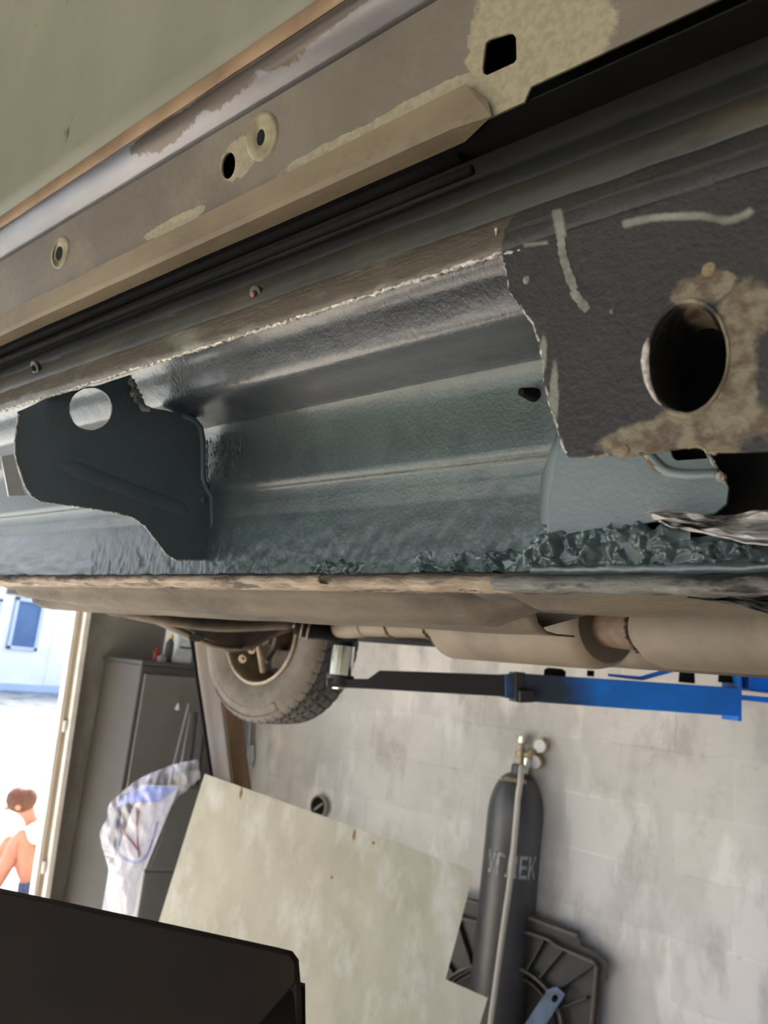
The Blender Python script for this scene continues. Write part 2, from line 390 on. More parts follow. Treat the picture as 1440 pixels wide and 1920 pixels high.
for nm, loc, rot, sx, sy in (('daylight_portal', (XL - .1, (JY - 2.6) / 2, 1.375), Vector((1, 0, 0)), 4.5, 2.75),
                             ('daylight_portal', (-1.0, YN - .1, 1.375), Vector((0, 1, 0)), 4.6, 2.75)):
    l = bpy.data.lights.new(nm, 'AREA'); l.shape = 'RECTANGLE'; l.size = sx; l.size_y = sy; l.cycles.is_portal = True
    o = bpy.data.objects.new(nm, l); C.objects.link(o); o.location = loc; o.rotation_euler = rot.to_track_quat('-Z', 'Z').to_euler()

# door frame of the big doorway
df = empty('door_1', (XL, JYz(0), 0), 'worn pale steel jamb of the bright doorway', None)
df['kind'] = 'structure'
def jbox(name, x0, x1, d0, d1, z0, z1, mat, parent=None, bw=.004):
    r = lambda z: [Vector((x, JYz(z) + d, z)) for x, d in ((x0, d0), (x1, d0), (x1, d1), (x0, d1))]
    return hexa(name, r(z0), r(z1), mat, parent, bw)
jbox('jamb', XL - .02, XL + .05, -.034, -.010, 0, 2.75, 'jamb', df)
jbox('jamb_strip', XL + .0, XL + .04, -.043, -.034, 0, 2.75, 'paletrim', df, .002)
jbox('jamb_strip', XL + .03, XL + .075, -.010, .018, 0, 2.75, 'paletrim', df)
for z in (1.9, 1.35, .75):
    jbox('hinge', XL + .05, XL + .062, -.030, -.014, z, z + .05, 'paletrim', df, .003)
# ================================================================== OUTSIDE
gz = -.17
struct(box('ground', (-60, -40, gz - .2), (XL - .2, 50, gz), 'ground'), 'sunlit dry yard outside the doorway')
g2 = struct(box('ground', (XL - .2, -40, gz - .2), (30, YN - .2, gz), 'ground'), 'sunlit yard behind the camera')
BX = -28.0
bl = empty('building', (BX, 12, gz), 'bright white building with a blue framed window across the yard', 'building')
box('wall', (BX - 1, -12, gz), (BX, 40, 7), 'facade', bl)
box('plinth', (BX, -12, gz), (BX + .12, 40, gz + .28), 'winframe', bl, .02)
def bwin(x0, y0, x1, y1, nm='window'):
    a = PX(x0, y1, BX); b = PX(x1, y0, BX)
    ya, yb, za, zb = min(a.y, b.y), max(a.y, b.y), min(a.z, b.z), max(a.z, b.z)
    w = box(nm, (BX, ya, za), (BX + .06, yb, zb), 'glass', bl)
    t = .12
    for (q0, q1) in (((ya, za), (yb, za + t)), ((ya, zb - t), (yb, zb)), ((ya, za), (ya + t, zb)), ((yb - t, za), (yb, zb))):
        box('frame', (BX + .06, q0[0], q0[1]), (BX + .14, q1[0], q1[1]), 'winframe', w, .01)
bwin(10, 1127, 84, 1216); bwin(-80, 1123, 3, 1214); bwin(12, 1060, 88, 1113); bwin(-80, 1060, 4, 1107)
a = PX(80, 1284, BX); b = PX(125, 1120, BX)
box('wall_panel', (BX, a.y, a.z), (BX + .08, b.y + .6, b.z + 1), 'facade', bl, .02)

# person sitting on the ground in the sun
def person():
    D = 5.8
    root = empty('person', PD(60, 1690, D) , 'person in a white shirt and blue shorts sitting bent forward on sunny ground', 'person')
    def J(px, py, d=0): return PD(px, py, D + d)
    def skin(name, pts, edges, mat, sub=2, parent=root):
        me = bpy.data.meshes.new(name); me.from_pydata([p[0] for p in pts], edges, [])
        o = bpy.data.objects.new(name, me); link(o, parent)
        o.modifiers.new('skin', 'SKIN')
        for v, p in zip(me.skin_vertices[0].data, pts): v.radius = (p[1], p[1] if len(p) < 3 else p[2])
        me.skin_vertices[0].data[0].use_root = True
        s = o.modifiers.new('sub', 'SUBSURF'); s.levels = sub; s.render_levels = sub
        dg = bpy.context.evaluated_depsgraph_get(); m2 = bpy.data.meshes.new_from_object(o.evaluated_get(dg))
        o.modifiers.clear(); o.data = m2; m2.name = name; m2.materials.clear(); m2.materials.append(M[mat])
        for p in m2.polygons: p.use_smooth = True
        return o
    pts = [(J(78, 1662), .13), (J(80, 1615), .125), (J(72, 1565), .14), (J(60, 1538), .065), (J(50, 1523), .055),      # 0-4 pelvis, waist, chest, neck
           (J(44, 1508), .085), (J(36, 1500), .098), (J(30, 1505), .08),                                              # 5-7 head
           (J(66, 1655, -.13), .10), (J(40, 1560, -.16), .068), (J(18, 1610, -.17), .062), (J(-12, 1668, -.18), .042), (J(-34, 1680, -.2), .035),   # near leg
           (J(66, 1655, .12), .10), (J(22, 1566, .14), .068), (J(0, 1612, .15), .06), (J(-26, 1668, .15), .042), (J(-46, 1680, .16), .035),        # far leg
           (J(66, 1560, -.17), .055), (J(44, 1612, .0), .042), (J(6, 1618, .02), .032), (J(-10, 1618, .02), .03),
           (J(66, 1560, .17), .055), (J(40, 1612, .22), .042), (J(4, 1616, .12), .032), (J(-10, 1616, .1), .03)]
    e = [(0, 1), (1, 2), (2, 3), (3, 4), (4, 5), (5, 6), (6, 7), (0, 8), (8, 9), (9, 10), (10, 11), (11, 12), (0, 13), (13, 14), (14, 15), (15, 16), (16, 17),
         (2, 18), (18, 19), (19, 20), (20, 21), (2, 22), (22, 23), (23, 24), (24, 25)]
    skin('body', pts, e, 'skin')
    skin('shirt', [(J(79, 1640), .15), (J(81, 1612), .142), (J(73, 1568), .158), (J(64, 1545), .085), (J(67, 1562, -.17), .075), (J(58, 1580, -.13), .066),
                   (J(67, 1562, .17), .075), (J(58, 1580, .19), .066)], [(0, 1), (1, 2), (2, 3), (2, 4), (4, 5), (2, 6), (6, 7)], 'shirt')
    skin('shorts', [(J(78, 1664), .15), (J(68, 1658, -.13), .12), (J(60, 1632, -.145), .105), (J(68, 1658, .12), .12), (J(54, 1630, .13), .105)],
         [(0, 1), (1, 2), (0, 3), (3, 4)], 'shorts')
    bmh = bmesh.new(); bmesh.ops.create_uvsphere(bmh, u_segments=24, v_segments=16, radius=.112)
    hc_ = J(41, 1497)
    for v in bmh.verts:
        q = 1 + .06 * noise.noise(v.co * 30)
        v.co = Vector((v.co.x * q, v.co.y * q, v.co.z * .92 * q)) + hc_
    hm = bpy.data.meshes.new('hair'); bmh.to_mesh(hm); bmh.free(); hm.materials.append(M['hair'])
    for p in hm.polygons: p.use_smooth = True
    link(bpy.data.objects.new('hair', hm), root)
    r_ = Vector((ROT @ Vector((1, 0, 0))))
    for d in (-.105, .1):
        lathe('ear', [(-.006, .001), (-.005, .018), (.005, .020), (.006, .001)], J(34, 1514, d), ROT @ Vector((.1, 0, 1)), 'skin', root, 14)
    lathe('nose', [(0, .02), (.03, .012), (.04, .001)], J(16, 1514), ROT @ Vector((-1, -.4, .1)), 'skin', root, 10)
person()

# ================================================================== THE CAR
car = empty('car', (-.6, 1.1, 1.8), 'dark car raised on a lift with its sill cut open for repair', 'car')
XA, XB = -1.6, .45

# ---- door: lower end seen from below
dO = YZ(.300, -.680); dA = YZ(.300, -.660); dB = YZ(.322, -.598); dC = YZ(.338, -.489); dD = YZ(.340, -.457)
door = sweep('door', [(.300, dO[1] + .75), (.298, dO[1] + .4), (.296, dO[1] + .2), (.296, dO[1] + .1), (.2985, dO[1] + .03), dO], lin_range(XA, XB, 40), 'door', car,
             lambda x, i, y, z: (0, .0016 * N3(x, y, z, 5), 0), thick=.0015, off=-1)
tag(door, 'greenish grey primed door skin seen from below')
sweep('hem', [(dO[0] + .001, dO[1] + .001), (dO[0] - .003, dO[1] - .001), (dO[0] - .0025, dA[1] + .001), (dA[0] + .002, dA[1] - .001), (.31, dA[1] + .002)], lin_range(XA, XB, 60), 'hem', door,
      lambda x, i, y, z: (0, .0006 * N3(x, y, z, 40), .0006 * N3(x, y, z + 7, 40)))
# rounded blue-grey strip
pa, pb = Vector((0,) + dA), Vector((0,) + dB)
rp = []
for k in range(9):
    t = k / 8; p = pa.lerp(pb, t); rp.append((p.y - .007 * math.sin(math.pi * t) * (1 - .25 * t), p.z - .001 * math.sin(math.pi * t)))
sweep('hem_strip', rp, lin_range(XA, XB, 50), 'bluesteel', door, lambda x, i, y, z: (0, .0006 * N3(x, y, z, 25), 0), thick=.0012, off=-1)
# punched face
fp = Plane((0, dB[0], dB[1]), (1, 0, 0), (0, dC[0] - dB[0], dC[1] - dB[1]))
def on(plane, p):
    q = Vector(p) - plane.o; return (q.dot(plane.u), q.dot(plane.v))
u0 = fp.pix(985, 1085 - .466 * 1977)[0]
vC = on(fp, (0,) + dC)[1]; vE = fp.pix(985, 168)[1]; vF = fp.pix(972, 197)[1]
u1 = fp.pix(915, 215)[0]
outl = [(XA, 0), (XB, 0), (XB, vE), (u0 + .004, vE), (u0 - .001, vF), (XA, vF)]
h1 = ell(fp, 430, 311, 13, 26, 24, .12)
h2 = [fp.pix(*p) for p in ((911, 82), (918, 74), (955, 62), (964, 63), (970, 72), (971, 112), (966, 120), (915, 143), (907, 140), (905, 130))]
def fpx(x, y): return fp.at(fp.pix(x, y))
DOORSPOTS = [(fpx(955, 90), (.03, 1, .05)), (fpx(1060, 60), (.03, 1, .04)), (fpx(450, 300), (.022, 1, .016)), (fpx(800, 190), (.05, 1, .006)), (fpx(620, 280), (.05, 1, .005)), (fpx(330, 420), (.05, 1, .006))]
edgep = plate('edge_panel', fp, outl, [h1, h2], 'doorface', door, .0015, .0004)
for (cx, cy, rx, ry, hx, hy) in ((494, 257, 29, 49, 7, 15), (116, 474, 15, 32, 6, 13)):
    o_ = ell(fp, cx, cy, rx, ry, 30, .22); i_ = ell(fp, cx - 3, cy + 2, hx, hy, 30, .15)
    c = Vector(fp.pix(cx, cy))
    def L_(src, k, w): return [fp.at(((p[0] - c.x) * k + c.x, (p[1] - c.y) * k + c.y), w) for p in src]
    sg = 1 if fp.n.y < 0 else -1
    loft('rubber_plug', [L_(o_, 1.0, 0), L_(o_, .97, .0022 * sg), L_(o_, .8, .0026 * sg), L_(i_, 1.9, .002 * sg), L_(i_, 1.0, .001 * sg), L_(i_, .9, -.01 * sg)], 'plug', door)
    loft('plug_hole', [L_(i_, 1.02, .0012 * sg), L_(i_, .5, .0013 * sg), L_(i_, .01, .0013 * sg)], 'rubber', door)
# tan lip under the face, ending in a bevel
lx = PY(880, 172, .336).x; lx2 = PY(848, 250, .338).x
vs = []
def lip(x0, x1, x2):
    a = [(dC[0] + .001, dC[1]), (dC[0] - .006, dC[1] - .001), (dD[0] - .006, dD[1] + .001), (dD[0] - .003, dD[1] - .0015), (dD[0] + .012, dD[1] - .001)]
    xs = lin_range(x0, 0, 36); vs = []; fs = []
    for j, t in enumerate(lin_range(0, 1, 36)):
        for i, (y, z) in enumerate(a):
            xe = x1 if i < 2 else x2
            x = x0 + (xe - x0) * t
            vs.append((x, y + .0005 * N3(x, y, z, 30), z + .0005 * N3(x, y + 3, z, 30)))
    n = len(a)
    for j in range(35):
        for i in range(n - 1): fs.append((j * n + i, j * n + i + 1, (j + 1) * n + i + 1, (j + 1) * n + i))
    e = 35 * n
    k = len(vs)
    q = PY(922, 218, .339); vs += [tuple(PY(915, 190, .338)), tuple(q)]
    fs += [(e + 1, e + 2, k + 1, k), (e, e + 1, k), (e + 2, e + 3, e + 4, k + 1)]
    o = mk('lip', vs, fs, 'band', door); solid(o, .001, 0); return o
lip(XA, lx, lx2)
# closes the door behind the holes, painted black for its unlit inside
sweep('inner_panel', [(dB[0] + .004, dB[1] + .02), (dB[0] + .05, dB[1] + .02), (dC[0] + .045, dD[1] + .012), (dD[0] + .006, dD[1] + .002)], [XA, 0, XB], 'rubber', door, smooth=False, thick=.001)

# ---- sill: upper recess, weatherstrip, flange and rounded shoulder
cutx = PY(945, 480, .32).x
sill = sweep('sill', [YZ(.420, -.60), YZ(.418, -.50), YZ(.412, -.44), YZ(.395, -.405), YZ(.360, -.385), YZ(.350, -.374)], lin_range(XA, XB, 60), 'recess', car,
             lambda x, i, y, z: (0, .002 * N3(x, y, z, 9), 0), thick=.0012, off=1)
tag(sill, 'dark sill with a long opening cut in its outer skin')
tube('weatherstrip', [Vector((x, YZ(.372, -.43)[0], YZ(.372, -.43)[1])) for x in lin_range(XA, PY(860, 350, .372).x, 24)], .0065, 'rubber', sill, 10)
tube('weatherstrip', [Vector((x, YZ(.362, -.408)[0], YZ(.362, -.408)[1] + .0015 * N3(x, 0, 0, 12))) for x in lin_range(XA, PY(880, 380, .362).x, 24)], .0035, 'rubber', sill, 8)
# raised dark reinforcement on the right
rpx = Plane((0, .395, 0), (1, 0, 0), (0, .03, 1))
plate('reinforcement', rpx, pixpoly(rpx, [(872, 322), (1000, 262), (1440, 75), (1560, 30), (1560, 250), (1440, 296), (1100, 352), (874, 378)]), [], 'recess', sill, .004, .0008)
fl = sweep('flange', [YZ(.352, -.376), YZ(.343, -.362), YZ(.336, -.348)], lin_range(XA, XB, 70), 'darkgreen', sill,
           lambda x, i, y, z: (0, .0008 * N3(x, y, z, 40), .0008 * N3(x, y, z, 30)), thick=.0012, off=1)
shp = [YZ(.336, -.348), YZ(.331, -.346), YZ(.326, -.340), YZ(.3225, -.333), YZ(.321, -.326), YZ(.322, -.319), YZ(.324, -.315)]
shp = [tuple(v)[:2] for v in catmull([(a, b, 0) for a, b in shp], 3)]
nsh = len(shp)
def shfn(x, i, y, z):
    t = i / (nsh - 1); e = 0
    if i >= nsh - 2: e = .0010 * N3(x, 0, 3, 60) + .0014 * N3(x, 0, 9, 160)
    return (0, .0007 * N3(x, y, z, 35), .0005 * N3(x, y, z, 60) + e)
sweep('shoulder', shp, lin_range(XA, cutx, 420), 'shoulder', sill, shfn, thick=.0012, off=1)
sweep('shoulder', shp[:-2], lin_range(cutx - .002, XB, 80), 'blackplate', sill, lambda x, i, y, z: (0, .0007 * N3(x, y, z, 35), .0006 * N3(x, y, z, 40)), thick=.0012, off=1)
# bright torn edge of the cut
def edge(pts, r, jr, name='cut_edge', mat='bright', parent=sill, seg=6):
    out = []; rs = []
    for i in range(len(pts) - 1):
        a, b = Vector(pts[i]), Vector(pts[i + 1]); n = max(1, int((b - a).length / .002))
        for k in range(n):
            p = a.lerp(b, k / n) + Vector((random.uniform(-1, 1), random.uniform(-1, 1), random.uniform(-1, 1))) * jr
            out.append(p); rs.append(r * random.uniform(.45, 1.4))
    return tube(name, out, rs, mat, parent, seg, smooth=False)
def shz(x): return shp[-1][1] + .0010 * N3(x, 0, 3, 60) + .0014 * N3(x, 0, 9, 160)
edge([(x, shp[-1][0] - .0012, shz(x) - .0004) for x in lin_range(XA, cutx, 300)], .0015, .0005)
# clip plugs on the flange
for (px, py, r, m2) in ((480, 551, .0042, 'red'), (66, 690, .0052, 'rubber')):
    p = PY(px, py, .341); nrm = Vector((0, -.85, -.5))
    g = lathe('clip_plug', [(-.003, r * 1.5), (.001, r * 1.5), (.0016, r * 1.2), (.0014, r * .7), (.003, r * .65), (.003, .0001)], p, nrm, 'darkgreen', sill, 20)
    lathe('plug_core', [(.001, r * .55), (.0042, r * .5), (.0045, .0001)], p, nrm, m2, sill, 14)

# ---- remaining outer skin with the jacking hole
op = Plane((0, .3215, 0), (1, 0, 0), (0, .02, 1)); op.o = Vector((0, YZ(.3225, -.33)[0], YZ(.3225, -.33)[1])); op = Plane(op.o, (1, 0, 0), (0, -.06, 1))
cont = [(942, 470), (946, 492), (952, 515), (957, 545), (966, 560), (985, 585), (1003, 608), (1012, 640), (1020, 680), (1023, 720), (1033, 760), (1048, 805), (1060, 845), (1068, 856)]
bot = [(1100, 856), (1150, 850), (1176, 855), (1200, 852), (1240, 846), (1290, 838), (1318, 838), (1332, 848), (1400, 846), (1500, 842), (1700, 838)]
outline = pixpoly(op, cont, 6, .6)[:-int(math.hypot(1068 - 942, 856 - 470) / 6)] + [op.pix(*cont[-1])] + pixpoly(op, bot, 8, .9)[:-int(math.hypot(1700 - 1100, 856 - 838) / 8)]
outline = [op.pix(*p) for p in cont] + [op.pix(p[0], p[1] + random.uniform(-1, 1)) for p in bot] + [(XB, op.pix(1700, 838)[1]), (XB, 0.004), (cutx, .004)]
hole = ell(op, 1291, 672, 74, 104, 48, .10, .01)
def spots(m, cs, colour, nscale=22, namp=.5, soft=.12, colour2=None):
    """worn patches of bare old paint: (centre, radius) list, ragged by noise, laid over the material's own colour"""
    nt = m.node_tree; L = nt.links.new; b = nt.nodes['Principled BSDF']
    tc = nt.nodes.new('ShaderNodeTexCoord'); n = nt.nodes.new('ShaderNodeTexNoise'); n.inputs['Scale'].default_value = nscale; n.inputs['Detail'].default_value = 8; n.inputs['Roughness'].default_value = .65
    L(tc.outputs['Object'], n.inputs['Vector']); acc = None
    for c, r in cs:
        sc = r if hasattr(r, '__len__') else (r, r, r)
        v = nt.nodes.new('ShaderNodeVectorMath'); v.operation = 'SUBTRACT'; v.inputs[1].default_value = tuple(c); L(tc.outputs['Object'], v.inputs[0])
        w = nt.nodes.new('ShaderNodeVectorMath'); w.operation = 'DIVIDE'; w.inputs[1].default_value = sc; L(v.outputs[0], w.inputs[0])
        d = nt.nodes.new('ShaderNodeVectorMath'); d.operation = 'LENGTH'; L(w.outputs[0], d.inputs[0])
        if acc is None: acc = d.outputs['Value']
        else:
            q = nt.nodes.new('ShaderNodeMath'); q.operation = 'MINIMUM'; L(acc, q.inputs[0]); L(d.outputs['Value'], q.inputs[1]); acc = q.outputs[0]
    ad = nt.nodes.new('ShaderNodeMath'); ad.operation = 'MULTIPLY_ADD'; ad.inputs[1].default_value = namp * 2; L(n.outputs['Fac'], ad.inputs[0]); L(acc, ad.inputs[2])
    r = nt.nodes.new('ShaderNodeMapRange'); r.inputs['From Min'].default_value = 1 + namp - soft; r.inputs['From Max'].default_value = 1 + namp + soft; r.inputs['To Min'].default_value = 1; r.inputs['To Max'].default_value = 0
    L(ad.outputs[0], r.inputs['Value'])
    mx = nt.nodes.new('ShaderNodeMix'); mx.data_type = 'RGBA'; L(r.outputs[0], mx.inputs['Factor'])
    old = b.inputs['Base Color'].links[0].from_socket if b.inputs['Base Color'].links else None
    if old: L(old, mx.inputs[6])
    else: mx.inputs[6].default_value = b.inputs['Base Color'].default_value
    mx.inputs[7].default_value = lin(colour)
    if colour2:
        n2 = nt.nodes.new('ShaderNodeTexNoise'); n2.inputs['Scale'].default_value = nscale * 3; n2.inputs['Detail'].default_value = 8; L(tc.outputs['Object'], n2.inputs['Vector'])
        r2 = nt.nodes.new('ShaderNodeValToRGB'); r2.color_ramp.elements[0].position = .4; r2.color_ramp.elements[1].position = .62
        r2.color_ramp.elements[0].color = lin(colour); r2.color_ramp.elements[1].color = lin(colour2); L(n2.outputs['Fac'], r2.inputs['Fac']); L(r2.outputs[0], mx.inputs[7])
    L(mx.outputs[2], b.inputs['Base Color'])
spots(M['doorface'], DOORSPOTS, (146, 138, 112), 75, .5, .05, (132, 123, 98))
spots(M['bluesteel'], [((PY(x, y, .3).x, .3, PY(x, y, .3).z), (.05, 1, .007)) for x, y in ((300, 245), (420, 165), (540, 85), (640, 15))], (70, 61, 53), 60, .7, .06)
def opx(x, y): return op.at(op.pix(x, y))
M['holeplate'] = pmat('black_underseal_burnt', (35, 33, 30), (26, 25, 24), 16, .5, 0, .35, 240, c3=(52, 49, 42), s3=9, t3=(.58, .72))
spots(M['holeplate'], [(opx(1376, 700), (.010, 1, .036)), (opx(1330, 800), (.026, 1, .012)), (opx(1392, 600), (.011, 1, .018)), (opx(1225, 822), (.024, 1, .008)), (opx(1320, 545), (.016, 1, .008))], (116, 107, 85), 46, .7, .10, (80, 65, 48))
spots(M['holeplate'], [(opx(1040, 760), (.0025, 1, .02)), (opx(1020, 670), (.002, 1, .012))], (116, 117, 104), 120, .6, .2)
skinp = plate('outer_skin', op, outline, [hole], 'holeplate', sill, .0016, .0004)
tag(skinp, 'black undersealed outer skin left beside the cut with a round hole')
hc = Vector(op.pix(1291, 672)); sg = 1 if op.n.y < 0 else -1
def HL(k, w, du=0, dv=0): return [op.at(((p[0] - hc.x) * k + hc.x + du, (p[1] - hc.y) * k + hc.y + dv), w * sg) for p in hole]
loft('hole_flange', [HL(1.10, .0006), HL(1.06, .0022), HL(1.0, .002), HL(.96, -.004), HL(.93, -.014), HL(.9, -.026)], 'holeplate', skinp)
loft('hole_tube', [HL(.91, -.024), HL(.86, -.040), HL(.85, -.09), HL(.01, -.09)], 'rubber', skinp)
def crust(name, poly, mat, plane, w, parent, thick=.0006, dense=7, jit=2.2, holes=()):
    return plate(name, plane, pixpoly(plane, poly, dense, jit), holes, mat, parent, thick, 0, w)
rim_ = [HL(1.05, .0022)[k % 48] for k in (range(16, 27))]
tube('rim_highlight', rim_, [.0003, .0007, .0010, .0012, .0015, .0016, .0018, .0019, .0018, .0014, .0004], 'bright', skinp, 8)  # highlight on the hole's rim, modelled as a bright strip
for (cx, cy, r) in ((1331, 507, 13), (990, 527, 9), (1150, 586, 5), (1172, 846, 11)):
    lathe('paint_dab', [(0, .0001), (.0, r * .00028), (.0012, r * .00022), (.0018, .0001)], op.at(op.pix(cx, cy), .0009 * sg), op.n * sg, 'tanrust' if cx > 1160 else 'chalk', skinp, 12)
# chalky brush strokes
def stroke(pts, wd, plane, w, parent):
    pts = catmull([(p[0], p[1], 0) for p in pts], 8); Lf, Rt = [], []
    for i, p in enumerate(pts):
        t = (pts[min(i + 1, len(pts) - 1)] - pts[max(i - 1, 0)]).normalized(); n = Vector((-t.y, t.x, 0)); h = wd * random.uniform(.75, 1.1) / 2
        Lf.append(plane.pix(p.x + n.x * h, p.y + n.y * h)); Rt.append(plane.pix(p.x - n.x * h, p.y - n.y * h))
    return plate('paint_stroke', plane, Lf + Rt[::-1], [], 'chalk', parent, .0005, 0, w * sg)
stroke([(1054, 445), (1058, 480), (1070, 520), (1080, 545)], 17, op, .0014, skinp)
stroke([(1076, 548), (1090, 566), (1104, 584)], 18, op, .0014, skinp)
sp2 = Plane((0, .3205, 0), (1, 0, 0), (0, -.05, 1))
stroke([(1046, 396), (1052, 425), (1056, 448)], 20, sp2, .001, sill)
stroke([(1170, 424), (1220, 412), (1280, 408), (1320, 408), (1365, 416), (1400, 405), (1412, 396)], 13, sp2, .001, sill)
stroke([(985, 462), (1030, 457)], 5, sp2, .001, sill)
stroke([(1252, 205), (1275, 245), (1300, 285)], 14, rpx, .003, sill)
# bright cut contour on the outer skin
edge([op.at(op.pix(*p), .0006 * sg) for p in cont], .0007, .0004, parent=skinp)
edge([op.at(op.pix(*p), .0006 * sg) for p in [(932, 430), (930, 455), (935, 482)]], .0009, .0004, parent=skinp)
edge([op.at(op.pix(*p), .0006 * sg) for p in [(938, 482), (960, 474), (985, 466)]], .0010, .0006, parent=skinp)
edge([op.at(op.pix(*p), .0004 * sg) for p in bot[:9]], .0008, .0008, mat='tanrust', parent=skinp)

# ---- inner sill: the wall of the opened cavity
ip = [YZ(.350, -.352), YZ(.395, -.335), YZ(.418, -.318), YZ(.430, -.300), YZ(.437, -.278), YZ(.447, -.2536), YZ(.463, -.240), YZ(.486, -.2285), YZ(.508, -.2155), YZ(.522, -.204)]
ip = [tuple(v)[:2] for v in catmull([(a, b, 0) for a, b in ip], 5)]
ip += [YZ(.526, -.18), YZ(.529, -.15), YZ(.529, -.126), YZ(.530, -.1185), YZ(.5345, -.1145), YZ(.537, -.110)]
ip += [YZ(.541 - .004 * (1 - (s + .0975) / .0935) * 0 - .003 * max(0, (-.08 - s) / .0175), s) for s in lin_range(-.0975, -.004, 44)]
def infn(x, i, y, z):
    low = max(0, min(1, (i - 62) / 26))
    a = .0012 * N3(x, y, z, 7) + (.0004 + .0010 * low) * N3(x, y, z, 70) + .0010 * low * N3(x, y, z * .45, 150) + .0006 * low * N3(x, y + 3, z * .6, 320)
    return (0, a, 0)
inner = sweep('inner_sill', ip, lin_range(-1.7, -1.0, 60) + lin_range(-.999, .02, 880) + lin_range(.03, XB, 20), 'primer', sill, infn)
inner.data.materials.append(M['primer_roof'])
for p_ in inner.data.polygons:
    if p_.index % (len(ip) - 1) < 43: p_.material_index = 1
tag(inner, 'grey-green primed inner wall of the opened sill')

# ---- bulkhead plate across the cavity
bx0 = PY(398, 935, .538).x
bp = Plane((bx0, 0, 0), (0, 1, 0), (0, 0, 1))
bo = [(34, 772), (100, 742), (180, 724), (243, 704), (252, 730), (275, 764), (310, 770), (345, 777), (366, 784), (378, 797), (382, 815), (383, 895), (388, 910), (399, 928), (401, 985), (400, 1042),
      (388, 1050), (330, 1050), (312, 1040), (296, 1018), (282, 1000), (268, 984), (246, 969), (215, 961), (180, 955), (120, 946), (76, 940), (58, 930), (45, 908), (36, 880), (27, 850), (28, 820)]
bhole = ell(bp, 169, 767, 41, 41, 40)
bk = plate('bulkhead', bp, pixpoly(bp, bo, 10, .5), [bhole], 'bulk', sill, .0016, .0003)
tag(bk, 'dark slate bulkhead plate with a round hole and a pressed groove')
bs = 1 if bp.n.x > 0 else -1
edge([bp.at(bp.pix(*p), .0008 * bs) for p in bo[16:] + bo[:1]], .0009, .0005, parent=bk)
edge([bp.at(p, .0008 * bs) for p in bhole + bhole[:1]], .0008, .0001, mat='bulk', parent=bk)
# pressed groove: soft shoulder, and its shade painted as a dark line
gpts = catmull([(100, 848, 0), (150, 868, 0), (250, 906, 0), (330, 935, 0), (357, 946, 0)], 6)
gn = len(gpts) - 1
tube('groove', [bp.at(bp.pix(p.x, p.y + 15), -.0006 * bs) for p in gpts], [.0004 + .0095 * min(1, 5 * k / gn, 5 * (gn - k) / gn) ** .6 for k in range(gn + 1)], 'bulk', bk, 16, flat=.30, upv=(1, 0, 0))
tube('groove', [bp.at(bp.pix(p.x, p.y - 1), -.0002 * bs) for p in gpts], [.0002 + .0032 * min(1, 4 * k / gn, 4 * (gn - k) / gn) ** .7 for k in range(gn + 1)], 'rubber', bk, 12, flat=.36, upv=(1, 0, 0))
# rounded flange where the bulkhead meets the inner sill
fpts = [(345, 776), (366, 785), (379, 800), (383, 825), (384, 895), (390, 912), (400, 930), (402, 985), (401, 1046)]
tube('flange', [bp.at(bp.pix(p[0] - 4, p[1] + 2), .001 * bs) for p in fpts], .0036, 'bulk', bk, 8)
edge([bp.at(bp.pix(p[0] + 3, p[1]), .002 * bs) for p in fpts[3:]], .0012, .0006, 'sealer_seam', 'primer_rough', bk)
lathe('rivet', [(0, .0042), (.0016, .0036), (.0022, .001)], bp.at(bp.pix(381, 938), .0008 * bs), Vector((1, 0, 0)), 'bulk', bk, 14)
# torn bright flap at the bulkhead's upper corner and scraped patch
def shard(name, pts, mat, parent, th=.0012, j=.0012):
    vs = [Vector(p) + Vector((random.uniform(-j, j), random.uniform(-j, j), random.uniform(-j, j))) for p in pts]
    o = mk(name, vs, [tuple(range(len(vs)))], mat, parent); solid(o, th, 0); return o
edge([PX(*p, bx0 + .004) for p in [(243, 706), (248, 730), (256, 752), (268, 764), (280, 769)]], .0028, .0018, 'torn_flap', 'bright', bk, 7)
edge([PX(*p, bx0 + .010) for p in [(250, 712), (262, 742), (274, 765)]], .0022, .0020, 'torn_flap', 'bulk', bk, 7)
def scrape(cx, cy, w, h, n, mat, y=.525):
    vs, fs = [], []
    for k in range(n):
        x = cx + random.uniform(-w, w) * (1 - .3 * random.random()); yy = cy + random.uniform(0, h) * (1 - .8 * abs(x - cx) / w if x > cx else 1)
        p = PY(x, yy, y); l = random.uniform(.003, .009); t = random.uniform(.0004, .0010); b0 = len(vs)
        for a, b in ((-t, 0), (t, 0), (t * .6, -l), (-t * .6, -l)): vs.append(p + Vector((a, 0, b)))
        vs.append(p + Vector((0, -random.uniform(.001, .002), -l * .4)))
        fs += [(b0, b0 + 1, b0 + 4), (b0 + 1, b0 + 2, b0 + 4), (b0 + 2, b0 + 3, b0 + 4), (b0 + 3, b0, b0 + 4)]
    o = mk('scraped_sealer', vs, fs, mat, sill); tag(o, None, None, None, 'stuff'); return o
scrape(425, 798, 42, 95, 150, 'primer_rough')

# plate fragments seen left of the bulkhead
fpl = Plane((bx0 - .25, 0, 0), (0, 1, 0), (0, 0, 1))
plate('tab', fpl, pixpoly(fpl, [(2, 856), (24, 852), (44, 925), (50, 928), (16, 930)]), [], 'paletrim', sill, .002, .0004)

